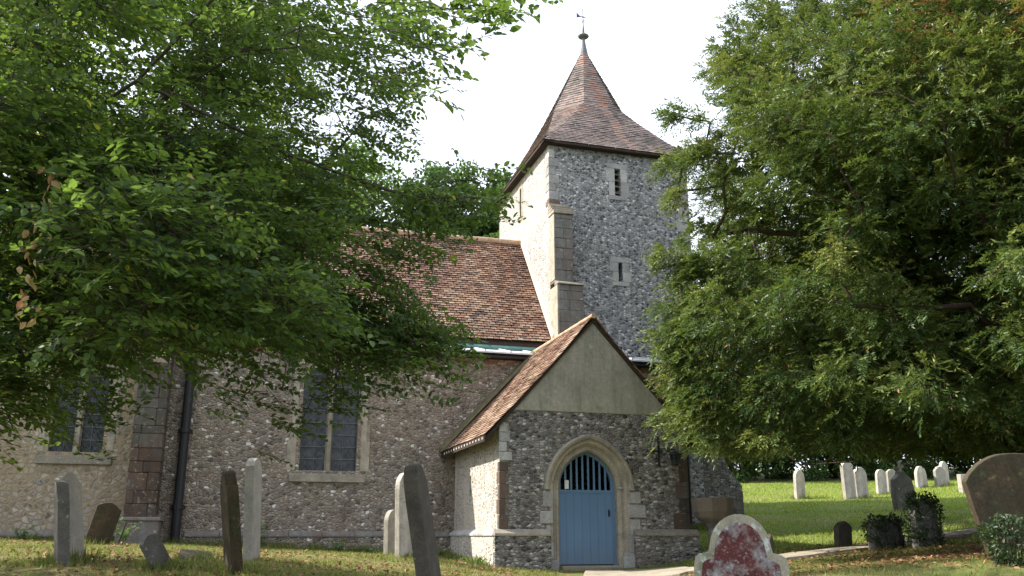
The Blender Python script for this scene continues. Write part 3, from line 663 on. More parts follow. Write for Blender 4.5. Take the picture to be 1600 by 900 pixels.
# mortar fillet where the nave roof meets the tower
ff = MB()
P0, P1 = Vector((2.9, 5.02, NE + .03)), Vector((2.9, 8.05, NR + .1)); dd = (P1 - P0).normalized(); nn = Vector((0, -dd.z, dd.y))
ff.hexa([P0, P1, P1 + Vector((.09, 0, 0)), P0 + Vector((.09, 0, 0)), P0 + Vector((.07, 0, .24)), P1 + Vector((.07, 0, .24)), P1 + Vector((.09, 0, .24)), P0 + Vector((.09, 0, .24))])
ff.build('roof_flashing', 'fillet', church)
# west wing wall stepping down beside the tower
ww = MB(); ww.panel([(7.5, -.4), (8.72, -.4), (8.72, 2.0), (8.3, 2.5), (7.9, 3.6), (7.7, 6.2), (7.5, 6.6)], [], fV(TV0 + .01), 0, .8); ww.build('buttress', 'flint_porch', tower)
qb = MB(); quoins(qb, 8.72, -1, TV0 + .01, .0, 1.9, .24, .34, .3); qb.build('quoin', 'butt', tower, .01)
dp = MB(); dp.tube([(7.0, TV0 - .08, 6.2), (7.0, TV0 - .08, .1)], .045, 8); dp.build('downpipe', 'iron', church)

# --- spire: eight-sided above, splayed out to the square eaves
SC = Vector(((TU0 + TU1) / 2, (TV0 + TV1) / 2, 0)); EZ, KZ, AZ, KA = 11.93, 14.2, 16.97, 1.28; ov = .24
cor = {(-1, -1): Vector((TU0 - ov, TV0 - ov, EZ)), (1, -1): Vector((TU1 + ov, TV0 - ov, EZ)), (1, 1): Vector((TU1 + ov, TV1 + ov, EZ)), (-1, 1): Vector((TU0 - ov, TV1 + ov, EZ))}
apex = SC + Vector((0, 0, AZ)); g_ = .414 * KA
sp_ = MB(); no = nrm_out(SC + Vector((0, 0, 12)))
def kn(dx, dy): return SC + Vector((dx, dy, KZ))
def mid(c_, k_, t, dip):  # point between corner and knee, bowed inwards so the foot flares
    p = c_.lerp(k_, t); return p - Vector((0, 0, dip))
stint = lambda p: min(1, max(0, .42 + .35 * mnoise.noise(p * .8) + random.uniform(-.28, .28) + (.38 if (abs(p.x - 5.25 - (14.5 - p.z) * .12) < .16 and p.y < 8) else 0)))
for (nrm_, e1, e2, ka, kb) in [((0, -1), (-1, -1), (1, -1), (-g_, -KA), (g_, -KA)), ((1, 0), (1, -1), (1, 1), (KA, -g_), (KA, g_)), ((0, 1), (1, 1), (-1, 1), (g_, KA), (-g_, KA)), ((-1, 0), (-1, 1), (-1, -1), (-KA, g_), (-KA, -g_))]:
    A, B = cor[e1], cor[e2]; K1, K2 = kn(*ka), kn(*kb)
    ts = [0, .16, .32, .5, 1]
    Lf = curve3([A, mid(A, K1, .36, .13), mid(A, K1, .7, .10), K1, apex], ts); Rf = curve3([B, mid(B, K2, .36, .13), mid(B, K2, .7, .10), K2, apex], ts)
    tile_rows(sp_, Lf, Rf, 50, .17, no, stint, lift=.03)
for (c_, ka, kb) in [((-1, -1), (-KA, -g_), (-g_, -KA)), ((1, -1), (g_, -KA), (KA, -g_)), ((1, 1), (KA, g_), (g_, KA)), ((-1, 1), (-g_, KA), (-KA, g_))]:
    A = cor[c_]; K1, K2 = kn(*ka), kn(*kb); ts = [0, .16, .32, .5, 1]
    Lf = curve3([A, mid(A, K1, .36, .13), mid(A, K1, .7, .10), K1, apex], ts); Rf = curve3([A, mid(A, K2, .36, .13), mid(A, K2, .7, .10), K2, apex], ts)
    tile_rows(sp_, Lf, Rf, 50, .17, no, stint, lift=.03)
spire = sp_.build('spire_roof', 'tile_spire', church, recalc=False)
dk = MB(); cs = [cor[k] + Vector((0, 0, -.02)) for k in ((-1, -1), (1, -1), (1, 1), (-1, 1))]
kk = [kn(*k) for k in ((-g_, -KA), (g_, -KA), (KA, -g_), (KA, g_), (g_, KA), (-g_, KA), (-KA, g_), (-KA, -g_))]
inn = lambda p: SC + Vector((0, 0, p.z)) + (p - SC - Vector((0, 0, p.z))) * .985 - Vector((0, 0, .05))
mids = {}
V_ = [inn(p) for p in cs] + [inn(p) for p in kk] + [apex - Vector((0, 0, .08))]
# straight deck dipped well under the bowed tiles
V_ = V_[:4] + V_[4:]
F_ = [(4 + i, 4 + (i + 1) % 8, 12) for i in range(8)] + [(3, 2, 1, 0)]
dk.add(V_, F_); dk.build('spire_deck', 'dark_wood', spire, recalc=False)
ed = MB(); a, b_, c_, d_ = cor[(-1, -1)], cor[(1, -1)], cor[(1, 1)], cor[(-1, 1)]
for p, q_, w in ((a, b_, (0, 1)), (b_, c_, (-1, 0)), (c_, d_, (0, -1)), (d_, a, (1, 0))):
    iw = Vector((w[0], w[1], 0)) * .3
    ed.hexa([p - Vector((0, 0, .07)), q_ - Vector((0, 0, .07)), q_ + iw - Vector((0, 0, .07)), p + iw - Vector((0, 0, .07)), p - Vector((0, 0, .005)), q_ - Vector((0, 0, .005)), q_ + iw - Vector((0, 0, .005)), p + iw - Vector((0, 0, .005))])
ed.build('eaves_board', 'dark_wood', spire)
fi = MB(); fi.lathe([(.16, -.32), (.13, -.1), (.09, .1), (.06, .3), (.05, .42), (.17, .46), (.2, .5), (.17, .54), (.05, .58), (.04, .75), (.02, .95), (.015, 1.6)], apex, 12); fi.build('finial', 'finial', spire, smooth=False)
wv_ = MB(); wv_.box(apex.x - .22, apex.x + .1, apex.y - .005, apex.y + .005, AZ + 1.25, AZ + 1.29); wv_.panel([(apex.x - .24, AZ + 1.2), (apex.x - .08, AZ + 1.27), (apex.x - .24, AZ + 1.42)], [], fV(apex.y), -.005, .005); wv_.tube([(apex.x, apex.y - .14, AZ + 1.1), (apex.x, apex.y + .14, AZ + 1.1)], .008, 6); wv_.tube([(apex.x - .14, apex.y, AZ + 1.1), (apex.x + .14, apex.y, AZ + 1.1)], .008, 6); wv_.build('weathervane', 'finial', spire)

# --- porch roof
PE, PR = 2.62, 5.30
prf = MB(); psag = lambda p: -.05 * math.sin(PI * max(0, min(1, (PR - p.z) / 2.7))) + .015 * mnoise.noise(p * 1.3)
tile_rows(prf, lin((-.36, AV + .02, PE), (2.11, AV + .75, PR)), lin((-.36, -.12, PE), (2.11, -.12, PR)), 36, .165, nrm_out((2.1, 2, 2)), lambda p: tn(p, .9), sag=psag, lift=.032)
tile_rows(prf, lin((4.58, -.12, PE), (2.11, -.12, PR)), lin((4.58, AV + .02, PE), (2.11, AV + .75, PR)), 36, .165, nrm_out((2.1, 2, 2)), lambda p: tn(p, .9), sag=psag, lift=.032)
pr_ = prf.build('porch_roof', 'tile_porch', church, recalc=False)
rd = MB(); y = -.13
while y < AV + .7:
    rd.tube([(2.11, y, PR + .0 + random.uniform(-.006, .006)), (2.11, y + .3, PR + .0)], .06, 10); y += .31
rd.build('ridge_tiles', 'ridge', pr_)
pd = MB(); pd.panel([(-.33, PE - .045), (2.11, PR - .085), (4.55, PE - .045), (4.5, PE - .09), (2.11, PR - .135), (-.28, PE - .09)], [], fV(-.07), 0, AV + .07); pd.build('roof_deck', 'dark_wood', pr_)
pe = MB(); pe.box(-.36, -.325, -.11, AV, PE - .13, PE - .0); pe.build('eaves_board', 'dark_wood', pr_); pe = MB(); pe.box(4.545, 4.58, -.11, AV, PE - .13, PE - .0); pe.build('eaves_board', 'dark_wood', pr_)
for k in range(15):
    dt = MB(); dt.box(-.372, -.36, .0 + k * .26, .05 + k * .26, PE - .085, PE - .04, tint=.9); dt.build('rafter_foot', 'white_paint', pr_, .004)
# mossy lead valley against the aisle wall
mv = MB(); mv.hexa([(-.42, AV - .28, PE - .02), (2.0, AV - .28, PR - .12), (2.0, AV + .01, PR - .12), (-.42, AV + .01, PE - .02), (-.42, AV - .22, PE + .07), (2.0, AV - .22, PR - .03), (2.0, AV + .01, PR + .02), (-.42, AV + .01, PE + .14)])
mv.build('valley', stone('moss_lead', (.10, .085, .05), (.16, .14, .07), 6), pr_)

# ------------------------------------------------------------------ lantern on the porch wall
lx, ly, lz = 3.60, 0, 2.36
lp = CH + U3 * lx + V3 * ly
lamp = empty('wall_lantern', lp + Vector((0, 0, lz)), R(16.5)); tag(lamp, 'small black iron lantern on a bracket right of the blue porch door', 'lantern')
b1 = MB(); b1.box(-.04, .0, -.02, .0, -.28, .35); b1.tube([(-.03, -.02, .06), (-.03, -.12, .08), (.12, -.2, .08), (.28, -.2, .06)], .014, 8); b1.box(-.30, .05, -.018, -.002, .02, .05); b1.build('bracket', 'iron', lamp)
b2 = MB(); b2.lathe([(.02, .04), (.05, .02), (.15, -.03), (.155, -.045)], (.28, -.2, 0), 6); b2.lathe([(.07, -.245), (.075, -.26), (.03, -.28)], (.28, -.2, 0), 6)
for k in range(6):
    w = PI * k / 3; b2.tube([(.28 + .13 * math.cos(w), -.2 + .13 * math.sin(w), -.045), (.28 + .07 * math.cos(w), -.2 + .07 * math.sin(w), -.25)], .008, 5)
b2.build('cage', 'iron', lamp); b3 = MB(); b3.lathe([(.12, -.05), (.065, -.24)], (.28, -.2, 0), 6); b3.build('glass', 'glass', lamp)
# ------------------------------------------------------------------ gravestones
def outline(kind, w, h):
    a = w / 2; P = []
    arc = lambda cx, cz, r, t0, t1, n: [(cx + r * math.cos(R(t0 + (t1 - t0) * k / n)), cz + r * math.sin(R(t0 + (t1 - t0) * k / n))) for k in range(n + 1)]
    if kind == 'round': top = arc(0, h - a, a, 0, 180, 14)
    elif kind == 'segment':
        r = (a * a + (a * .45) ** 2) / (2 * a * .45); t = math.degrees(math.asin(a / r)); top = arc(0, h - r, r, 90 - t, 90 + t, 12)
    elif kind == 'shoulder':
        s_ = a * .28; r = a - s_ - .005; top = [(a, h - r - .10), (a - s_ * .2, h - r - .03)] + arc(a - s_ * .1, h - r + .05, s_ * .5, 250, 190, 3) + arc(0, h - r, r, 4, 176, 14) + [(-x, z) for x, z in reversed([(a, h - r - .10), (a - s_ * .2, h - r - .03)] + arc(a - s_ * .1, h - r + .05, s_ * .5, 250, 190, 3))]
    elif kind == 'ogee':
        top = [(a, h - .30 * w), (a * .98, h - .22 * w), (a * .8, h - .15 * w), (a * .6, h - .11 * w), (a * .45, h - .04 * w), (a * .25, h - .01 * w), (0, h)]; top = top + [(-x, z) for x, z in reversed(top[:-1])]
    elif kind == 'point': top = [(a, h - .25 * w), (a * .5, h - .1 * w), (0, h), (-a * .5, h - .1 * w), (-a, h - .25 * w)]
    else: top = [(a, h), (a * .3, h + .01), (-a * .4, h), (-a, h - .01)]
    n = 5; side = [(a * (1 + .0 * k), -.35 + (top[0][1] + .35) * k / n) for k in range(n)]
    L = side + top + [(-x, z) for x, z in reversed(side)]
    return [(x + random.uniform(-.004, .004), z + random.uniform(-.004, .004)) for x, z in L]
HS = {}
def headstone(key, kind, x, y, w, h, t, rz, lx, ly, mat, label, group='headstones in the churchyard', sink=0):
    mb = MB(); mb.panel(outline(kind, w, h), [], fV(0), -t / 2, t / 2)
    o = mb.build('headstone', mat, None, .014, seg=2); o.location = (x, y, g1(x, y) - sink); o.rotation_euler = (R(lx), R(ly), R(rz))
    tag(o, label, 'headstone', group); HS[key] = o; return o
E_ = 106.5
headstone('A1', 'shoulder', -5.38, 11.2, .50, .98, .13, E_ + 14, -7, -1, 'st_grey', 'weathered grey headstone at the far left, standing in front of a paler leaning one')
headstone('A2', 'ogee', -5.60, 11.9, .62, 1.12, .10, E_ - 14, -11, 3, 'st_pale', 'lichened headstone leaning left, close behind the grey one at the far left')
headstone('B', 'point', -7.5, 16.8, .42, .78, .1, 20, 4, 14, 'st_brown', 'small brown headstone tilted against the left buttress base')
headstone('D', 'segment', -4.08, 11.0, .22, .44, .09, 60, -12, -30, 'st_grey', 'short greenish stone stump leaning sharply left in the grass')
headstone('E', 'flat', -4.1, 12.3, .42, .34, .09, 35, -70, 6, 'st_dark', 'low dark stone slab fallen almost flat in the grass')
headstone('F', 'shoulder', -3.23, 10.9, .56, 1.16, .13, E_ + 9, -8, -2, 'st_brown', 'brown mossy headstone seen edge-on and leaning left, left of the pale tall one')
headstone('G', 'segment', -3.62, 13.0, .6, 1.42, .12, E_ - 12, -3, 2, 'st_pale', 'tall pale headstone seen nearly edge-on beside the brown mossy one')
headstone('H1', 'round', -2.33, 18.2, .5, .92, .1, E_ - 40, -1, -1, 'st_pale', 'short cream headstone half behind the tall cream one near the middle window')
headstone('H2', 'round', -1.93, 17.0, .62, 1.52, .1, E_ - 40, -2, 0, 'st_white', 'tall cream round-topped headstone behind the dark leaning one')
headstone('I', 'round', -.76, 9.0, .60, 1.26, .14, E_ - 21, -10, 0, 'st_dark', 'dark round-topped headstone leaning left in front of the porch corner')
headstone('K', 'point', 3.96, 14.5, .5, .60, .12, E_ - 40, 3, 0, 'st_dark', 'small dark pointed headstone just behind the red lichened one')
headstone('M', 'point', 6.75, 19.0, .44, .56, .13, 35, 4, 0, 'st_dark', 'small dark headstone with pointed top at the edge of the shaded lawn')
N1 = headstone('N1', 'flat', 7.22, 18.0, .74, .56, .16, 22, 0, 0, 'st_grey', 'low square headstone smothered in ivy')
N2 = headstone('N2', 'round', 7.69, 17.3, .58, .90, .16, 25, 0, 0, 'st_grey', 'taller rounded headstone smothered in ivy')
G2 = 'pale headstones on the far lawn'
headstone('O1', 'round', 10.02, 32.0, .52, .98, .12, 40, 0, 3, 'st_white', 'white round-topped headstone standing alone on the sunny lawn', G2)
headstone('O2', 'segment', 11.4, 31.0, .62, 1.26, .12, 38, 0, -2, 'st_white', 'tallest white headstone on the sunny lawn, left one of a close pair', G2)
headstone('O3', 'round', 12.0, 31.5, .66, 1.04, .12, 35, 2, -5, 'st_white', 'pinkish white headstone leaning left, right one of a close pair', G2)
headstone('O4', 'round', 13.3, 33.0, .5, .9, .1, 30, 0, 2, 'st_white', 'white round-topped headstone just left of the grey leaning stone', G2)
headstone('O4b', 'ogee', 13.85, 33.4, .5, .88, .1, 30, 0, 3, 'st_pale', 'cream ogee-topped headstone right behind the grey leaning stone', G2)
headstone('O6', 'round', 16.1, 36.0, .8, .85, .12, 40, 0, 0, 'st_white', 'white rounded headstone, leftmost of the four farthest stones', G2)
headstone('O7', 'ogee', 16.95, 36.2, .7, .8, .12, 35, 0, 0, 'st_pale', 'cream ogee-topped headstone second from left among the farthest stones', G2)
headstone('O8', 'round', 17.5, 37.0, .7, .98, .12, 45, 0, 3, 'st_white', 'white round-topped headstone at the back, tallest of the farthest stones', G2)
headstone('O9', 'flat', 16.35, 33.0, .95, .62, .15, 40, 0, 0, 'st_white', 'broad low white square headstone left of the big brown stone', G2)
headstone('O10', 'round', 16.95, 33.2, .55, .66, .12, 30, 0, -3, 'st_pale', 'little cream rounded headstone beside the broad low white one', G2)
headstone('Q', 'flat', 19.2, 34.0, .9, 1.0, .15, 30, 0, 0, 'st_white', 'white square headstone behind the right shoulder of the big brown stone', G2)
headstone('P', 'segment', 5.86, 10.5, .92, 1.20, .14, -8, 4, -13, 'st_brown', 'large brown headstone leaning left under the yew at the right edge')
# grey leaning stone with a small cross on top
cr = empty('headstone', (11.53, 27.0, g1(11.53, 27.0)), R(20)); tag(cr, 'grey lichened headstone with a small cross head, leaning on the lawn', 'headstone', 'headstones in the churchyard')
mb = MB(); mb.panel([(-.36, -.3), (.36, -.3), (.4, .4), (.32, .85), (.12, 1.02), (.1, 1.1), (-.1, 1.1), (-.12, 1.02), (-.32, .9), (-.4, .4)], [], fV(0), -.09, .09); mb.build('slab', 'st_grey', cr, .015)
mb = MB(); mb.box(-.06, .06, -.05, .05, 1.08, 1.4); mb.box(-.15, .15, -.05, .05, 1.2, 1.3); mb.build('cross', 'st_pale', cr, .012); cr.rotation_euler = (R(2), R(-6), R(20))
# red granite stone with pale limestone rim, in the foreground
rx, ry = 1.82, 7.5
red = empty('headstone', (rx, ry, g1(rx, ry)), R(-12)); red.rotation_euler = (R(-3), R(1), R(-14)); tag(red, 'red granite headstone with a pale lichened rim in the foreground', 'headstone', 'headstones in the churchyard')
zt = 1.6 + (374.1 - (803 - 450) * .9636) / (1349 + 353 * .2672) * 7.5 - g1(rx, ry)
def Jout(w, h, s0):
    a = w / 2; r = a - s0; top = [(a, h - r - .17), (a - .012, h - r - .10), (a - .05, h - r - .075), (r + .012, h - r - .06), (r, h - r - .02)]
    ar = [(r * math.cos(R(t)), h - r * 1.12 + r * 1.12 * math.sin(R(t))) for t in range(8, 173, 11)]
    return [(a, -.3)] + top[:4] + ar + [(-x, z) for x, z in reversed(top[:4])] + [(-a, -.3)]
mb = MB(); mb.panel(Jout(.74, zt, .13), [], fV(0), -.02, .12); body = mb.build('slab', 'st_rim', red, .014, seg=3)
mb = MB(); big = Jout(.74, zt, .13); inn_ = [(x * .83, (z - .0) * .945 - .01 if z > 0 else z) for x, z in Jout(.74, zt, .13)]
mb.panel(inn_, [], fV(0), -.034, -.018); mb.build('inset_panel', 'st_red', red, .006)

# ------------------------------------------------------------------ stone planter on a pedestal
fx, fy = 4.26, 19.6
ft = empty('stone_planter', (fx, fy, g1(fx, fy)), R(10)); tag(ft, 'brown eight-sided stone planter on a pedestal beside the porch', 'planter')
ph = 1.6 + .040 * 19.6 - g1(fx, fy)
mb = MB(); mb.lathe([(.30, ph - .46), (.36, ph - .40), (.42, ph - .28), (.445, ph - .02), (.45, ph), (.36, ph), (.34, ph - .12), (.02, ph - .14)], (0, 0, 0), 8, ang=R(22.5)); mb.build('bowl', 'terracotta', ft, .012)
mb = MB(); mb.lathe([(.27, -.2), (.27, .08), (.22, .14), (.13, .2), (.12, ph - .62), (.2, ph - .52), (.28, ph - .462)], (0, 0, 0), 8, ang=R(22.5)); mb.build('pedestal', 'st_grey', ft, .01)
mb = MB(); mb.lathe([(.345, ph - .10), (.02, ph - .07)], (0, 0, 0), 8); mb.build('soil', 'dark_wood', ft)

# ------------------------------------------------------------------ trees
LEFT = [[-3.26,7.84,4.21,0.63],[-6.74,11.29,9.74,0.44],[-4.26,6.35,4.61,0.47],[-3.79,5.5,4.47,0.63],[-5.76,9.59,6.93,0.5],[-9.4,13.41,13.65,0.69],[-4.63,8.04,7.22,0.64],[-4.61,7.14,3.72,0.61],[-6.31,9.64,5.11,0.64],[-9.25,12.13,6.35,0.6],[-8.27,12.21,6.68,0.52],[-3.9,11.85,5.66,0.58],[-4.77,11.81,8.91,0.6],[-3.5,9.54,5.67,0.48],[-2.0,7.79,6.44,0.34],[-3.61,7.91,5.45,0.59],[-4.36,6.81,3.03,0.58],[-5.35,6.26,6.27,0.69],[-6.47,8.71,6.1,0.63],[-4.45,12.84,7.07,0.53],[-5.01,8.22,3.6,0.65],[-5.35,7.06,3.5,0.43],[-2.56,5.58,3.45,0.54],[-3.9,9.79,10.35,0.67],[-3.74,11.01,6.07,0.45],[-3.24,7.02,6.44,0.65],[-4.8,12.39,5.09,0.56],[-4.12,8.97,5.89,0.45],[-4.49,7.16,5.73,0.46],[-5.23,7.23,4.06,0.49],[-2.98,10.11,7.96,0.52],[-3.63,6.53,6.09,0.67],[-3.94,6.81,8.19,0.57],[-2.62,6.13,3.07,0.57],[-5.97,10.69,6.73,0.62],[-6.19,8.35,9.55,0.63],[-1.72,6.49,5.86,0.35],[-4.86,6.48,4.12,0.63],[-5.3,9.35,9.75,0.68],[-3.85,6.69,3.68,0.69],[-3.24,6.37,7.63,0.43],[-8.87,10.22,9.38,0.52],[-11.06,13.37,10.77,0.66],[-5.53,12.24,9.41,0.56],[-2.49,6.08,3.33,0.56],[-6.02,8.99,6.7,0.7],[-3.64,8.13,4.73,0.44],[-7.66,11.37,3.68,0.44],[-3.16,9.88,5.99,0.67],[-3.32,7.24,3.49,0.54],[-3.76,6.05,4.73,0.5],[-3.59,7.43,4.95,0.59],[-2.57,6.46,4.03,0.56],[-3.78,6.63,4.15,0.53],[-5.53,10.48,8.55,0.52],[-2.98,7.85,5.9,0.44],[-2.02,6.88,4.01,0.55],[-2.84,8.22,4.02,0.51],[-2.88,5.46,5.16,0.52],[-3.36,8.95,6.41,0.64],[-4.23,7.01,4.82,0.6],[-7.99,9.52,7.49,0.5],[-1.53,9.4,3.64,0.52],[-4.67,9.61,4.88,0.62],[-4.24,12.93,8.3,0.5],[-4.06,8.63,3.85,0.56],[-2.39,6.95,7.0,0.53],[-4.53,11.66,4.51,0.49],[-5.24,10.97,3.85,0.54],[-1.8,6.81,3.34,0.37],[-6.81,10.72,3.89,0.6],[-8.59,12.89,12.31,0.53],[-6.87,9.53,4.75,0.63],[-5.69,12.55,6.87,0.68],[-3.93,9.79,8.43,0.62],[-2.76,10.01,4.16,0.55],[-5.67,8.8,8.03,0.59],[-4.64,7.95,4.62,0.66],[-3.94,6.53,5.53,0.57],[-2.95,6.93,4.06,0.43],[-4.54,13.15,10.14,0.67],[-7.01,12.45,5.48,0.61],[-2.09,7.42,3.3,0.54],[-2.8,7.2,4.5,0.54],[-3.82,8.16,7.11,0.42],[-1.86,6.9,5.67,0.43],[-7.02,10.03,4.32,0.48],[-4.63,9.05,10.26,0.51],[-4.78,8.09,6.43,0.55],[-4.55,6.72,2.82,0.52],[-7.06,12.34,10.13,0.58],[-5.25,9.04,5.26,0.54],[-4.18,9.34,5.92,0.63],[-7.22,11.2,11.48,0.56],[-2.97,6.24,7.44,0.64],[-2.5,7.3,5.86,0.54],[-6.96,12.76,7.61,0.64],[-3.71,6.34,6.45,0.48],[-9.03,10.38,10.27,0.5],[-7.96,10.44,3.57,0.62],[-5.85,11.18,4.15,0.44],[-8.66,12.29,8.58,0.5],[-3.55,8.09,4.89,0.55],[-4.15,9.35,5.48,0.58],[-6.04,7.21,9.01,0.53],[-3.64,8.76,7.79,0.59],[-6.56,11.74,7.74,0.55],[-2.29,9.2,4.01,0.51],[-5.21,13.28,4.69,0.56],[-3.45,6.37,4.17,0.69],[-7.68,11.01,4.63,0.58],[-4.62,5.49,6.55,0.54],[-6.21,13.1,4.56,0.43],[-2.55,8.3,3.89,0.55],[-3.29,8.75,5.03,0.46],[-7.31,9.7,9.41,0.48],[-4.4,7.57,3.53,0.49],[-7.02,13.35,4.49,0.51],[-6.76,11.64,3.57,0.68],[-3.5,11.42,6.64,0.54],[-6.55,8.23,5.06,0.5],[-5.28,9.55,6.91,0.69],[-2.43,9.13,4.87,0.35],[-2.69,6.59,3.2,0.54],[-4.08,6.81,6.14,0.45],[-5.89,13.38,5.52,0.48],[-2.81,8.27,6.6,0.48],[-3.42,6.89,4.69,0.56],[-3.2,8.0,5.04,0.61],[-6.42,8.69,10.47,0.61],[-4.55,8.63,3.95,0.63],[-1.65,8.37,3.46,0.51],[-4.72,5.74,5.44,0.67],[-5.36,10.79,4.77,0.58],[-2.32,8.03,4.49,0.52],[-9.22,12.42,5.42,0.68],[-2.73,7.41,4.95,0.55],[-3.2,8.0,6.04,0.7],[-6.0,6.95,8.2,0.46],[-4.36,11.48,4.16,0.49],[-8.29,12.84,10.06,0.54],[-1.99,7.58,4.84,0.44],[-9.1,12.5,13.97,0.67],[-4.8,7.32,5.19,0.57],[-3.91,6.24,4.29,0.57],[-4.59,5.31,6.2,0.46],[-5.77,7.95,8.33,0.48],[-2.93,10.74,5.41,0.51],[-8.06,13.14,14.45,0.62],[-6.27,9.52,7.09,0.69],[-3.54,12.15,12.66,0.39],[-3.31,6.12,3.98,0.57],[-4.09,11.03,6.46,0.53],[-1.78,6.03,5.52,0.35],[-3.32,11.64,7.86,0.35],[-4.68,13.44,11.59,0.46],[-4.11,6.24,2.76,0.6],[-4.67,10.73,7.52,0.59],[-3.84,7.39,3.1,0.62],[-2.97,8.0,8.35,0.48],[-4.18,10.5,5.38,0.47],[-2.58,6.78,3.63,0.58],[-5.03,7.87,6.69,0.46],[-6.25,12.77,7.57,0.69],[-10.38,13.3,13.87,0.44],[-4.03,6.88,2.76,0.49],[-6.32,10.61,9.16,0.69],[-3.81,7.45,3.66,0.61],[-7.05,11.12,6.84,0.54],[-2.78,7.47,6.75,0.56],[-1.9,7.91,3.57,0.36],[-1.55,6.13,3.23,0.32],[-6.25,9.6,11.51,0.63],[-3.66,11.45,5.87,0.6],[-7.58,9.98,3.89,0.48],[-5.51,8.56,9.92,0.49],[-2.67,8.89,7.04,0.58],[-8.94,10.85,10.15,0.68],[-5.47,10.42,3.87,0.7],[-5.72,9.5,4.12,0.47],[-4.24,11.8,8.95,0.5],[-3.55,6.63,7.44,0.47],[-3.27,6.95,7.36,0.59],[-9.45,10.32,11.12,0.68],[-4.88,6.39,4.37,0.58],[-3.2,12.19,8.83,0.36],[-10.16,13.06,15.08,0.49],[-5.99,10.21,5.26,0.47],[-7.0,11.32,5.3,0.54],[-5.3,8.57,4.58,0.49],[-8.9,11.53,4.3,0.43],[-5.83,10.53,5.08,0.65],[-2.39,9.43,7.21,0.35],[-4.2,7.01,8.01,0.51],[-4.21,7.86,4.87,0.51],[-2.71,10.63,4.41,0.51],[-2.41,8.63,6.75,0.47],[-5.66,13.47,8.99,0.44],[-5.12,7.13,3.69,0.53],[-2.62,6.75,4.8,0.57],[-7.76,12.96,7.83,0.57],[-8.08,12.91,5.84,0.65],[-9.49,11.95,8.62,0.69],[-2.41,5.59,3.69,0.51],[-5.58,7.24,3.09,0.59],[-2.41,6.92,8.31,0.6],[-4.75,7.53,4.19,0.49],[-4.47,7.42,8.64,0.44],[-9.24,12.1,6.83,0.47],[-3.3,7.51,5.41,0.68],[-2.34,9.0,6.3,0.5],[-1.89,8.6,5.98,0.5],[-1.64,8.6,6.32,0.42],[-1.74,8.8,5.71,0.42],[-1.55,8.8,5.97,0.38],[-2.17,9.0,5.8,0.5],[-1.54,8.0,6.42,0.42],[-1.92,8.6,6.51,0.45],[-2.65,9.4,6.27,0.5],[-2.08,9.0,5.46,0.45],[-1.79,9.0,5.24,0.4],[-1.44,8.4,6.47,0.35],[-2.27,9.0,5.17,0.45],[-2.46,9.0,4.87,0.45],[-2.17,9.0,4.66,0.4],[-1.43,8.6,6.17,0.35],[-2.79,9.5,5.76,0.5],[-1.29,8.0,6.56,0.35],[-1.29,8.4,3.45,0.32],[-0.98,8.4,3.48,0.25],[-1.6,8.4,3.61,0.3]]
SPR = [[-0.97,6.0,5.38],[-0.73,5.6,5.18],[-1.01,7.0,5.69],[-0.75,6.2,5.34],[-1.32,8.0,5.71],[-0.89,7.0,5.38],[-1.33,9.0,5.92],[-1.32,10.0,6.14],[-1.19,7.5,5.78],[-0.7,6.5,5.23],[-1.41,8.0,4.9],[-1.16,8.0,4.77],[-0.89,8.0,4.74],[-0.61,8.0,4.64],[-0.33,8.0,4.59],[-0.97,8.0,4.48],[-1.2,8.0,4.29],[-0.7,8.4,4.42],[-1.43,8.0,4.0],[-1.01,8.5,4.02],[-1.18,8.0,3.76],[-0.45,5.0,4.83],[-0.26,5.0,4.82],[-0.18,5.0,4.84],[-0.04,5.0,4.85],[-0.43,5.4,4.71],[-1.38,8.0,2.92],[-1.16,8.0,3.04],[-0.87,8.0,3.07],[-0.55,8.0,3.07],[-0.58,8.0,3.24],[-2.71,9.0,2.96],[-3.69,8.0,2.52],[-3.54,8.0,2.63],[-3.88,7.0,2.41],[-4.22,8.0,2.63],[-2.33,9.0,3.02],[-1.71,8.5,3.0],[-1.43,8.2,3.2],[-1.28,8.2,3.94],[-1.75,8.4,4.12],[-1.06,8.0,3.51],[-0.85,8.3,3.59],[-1.42,8.4,3.61],[-0.24,8.0,4.84],[-0.79,8.0,3.27],[-1.15,8.0,4.48],[-0.81,8.2,4.65],[-0.5,8.2,4.55],[-0.24,8.0,4.7],[-1.35,8.2,4.19],[-0.94,8.4,4.19],[-1.17,8.3,4.06],[-1.48,8.0,3.76],[-1.2,8.2,3.38],[-0.93,8.0,3.22],[-0.65,8.2,3.2],[-0.48,8.3,3.4],[-0.76,8.0,3.45],[-1.03,8.2,3.62],[-1.57,8.4,2.87],[-2.02,8.6,2.65],[-1.16,8.6,4.32],[-0.9,8.5,4.52],[-1.86,8.3,4.22],[-1.73,8.2,4.45]]
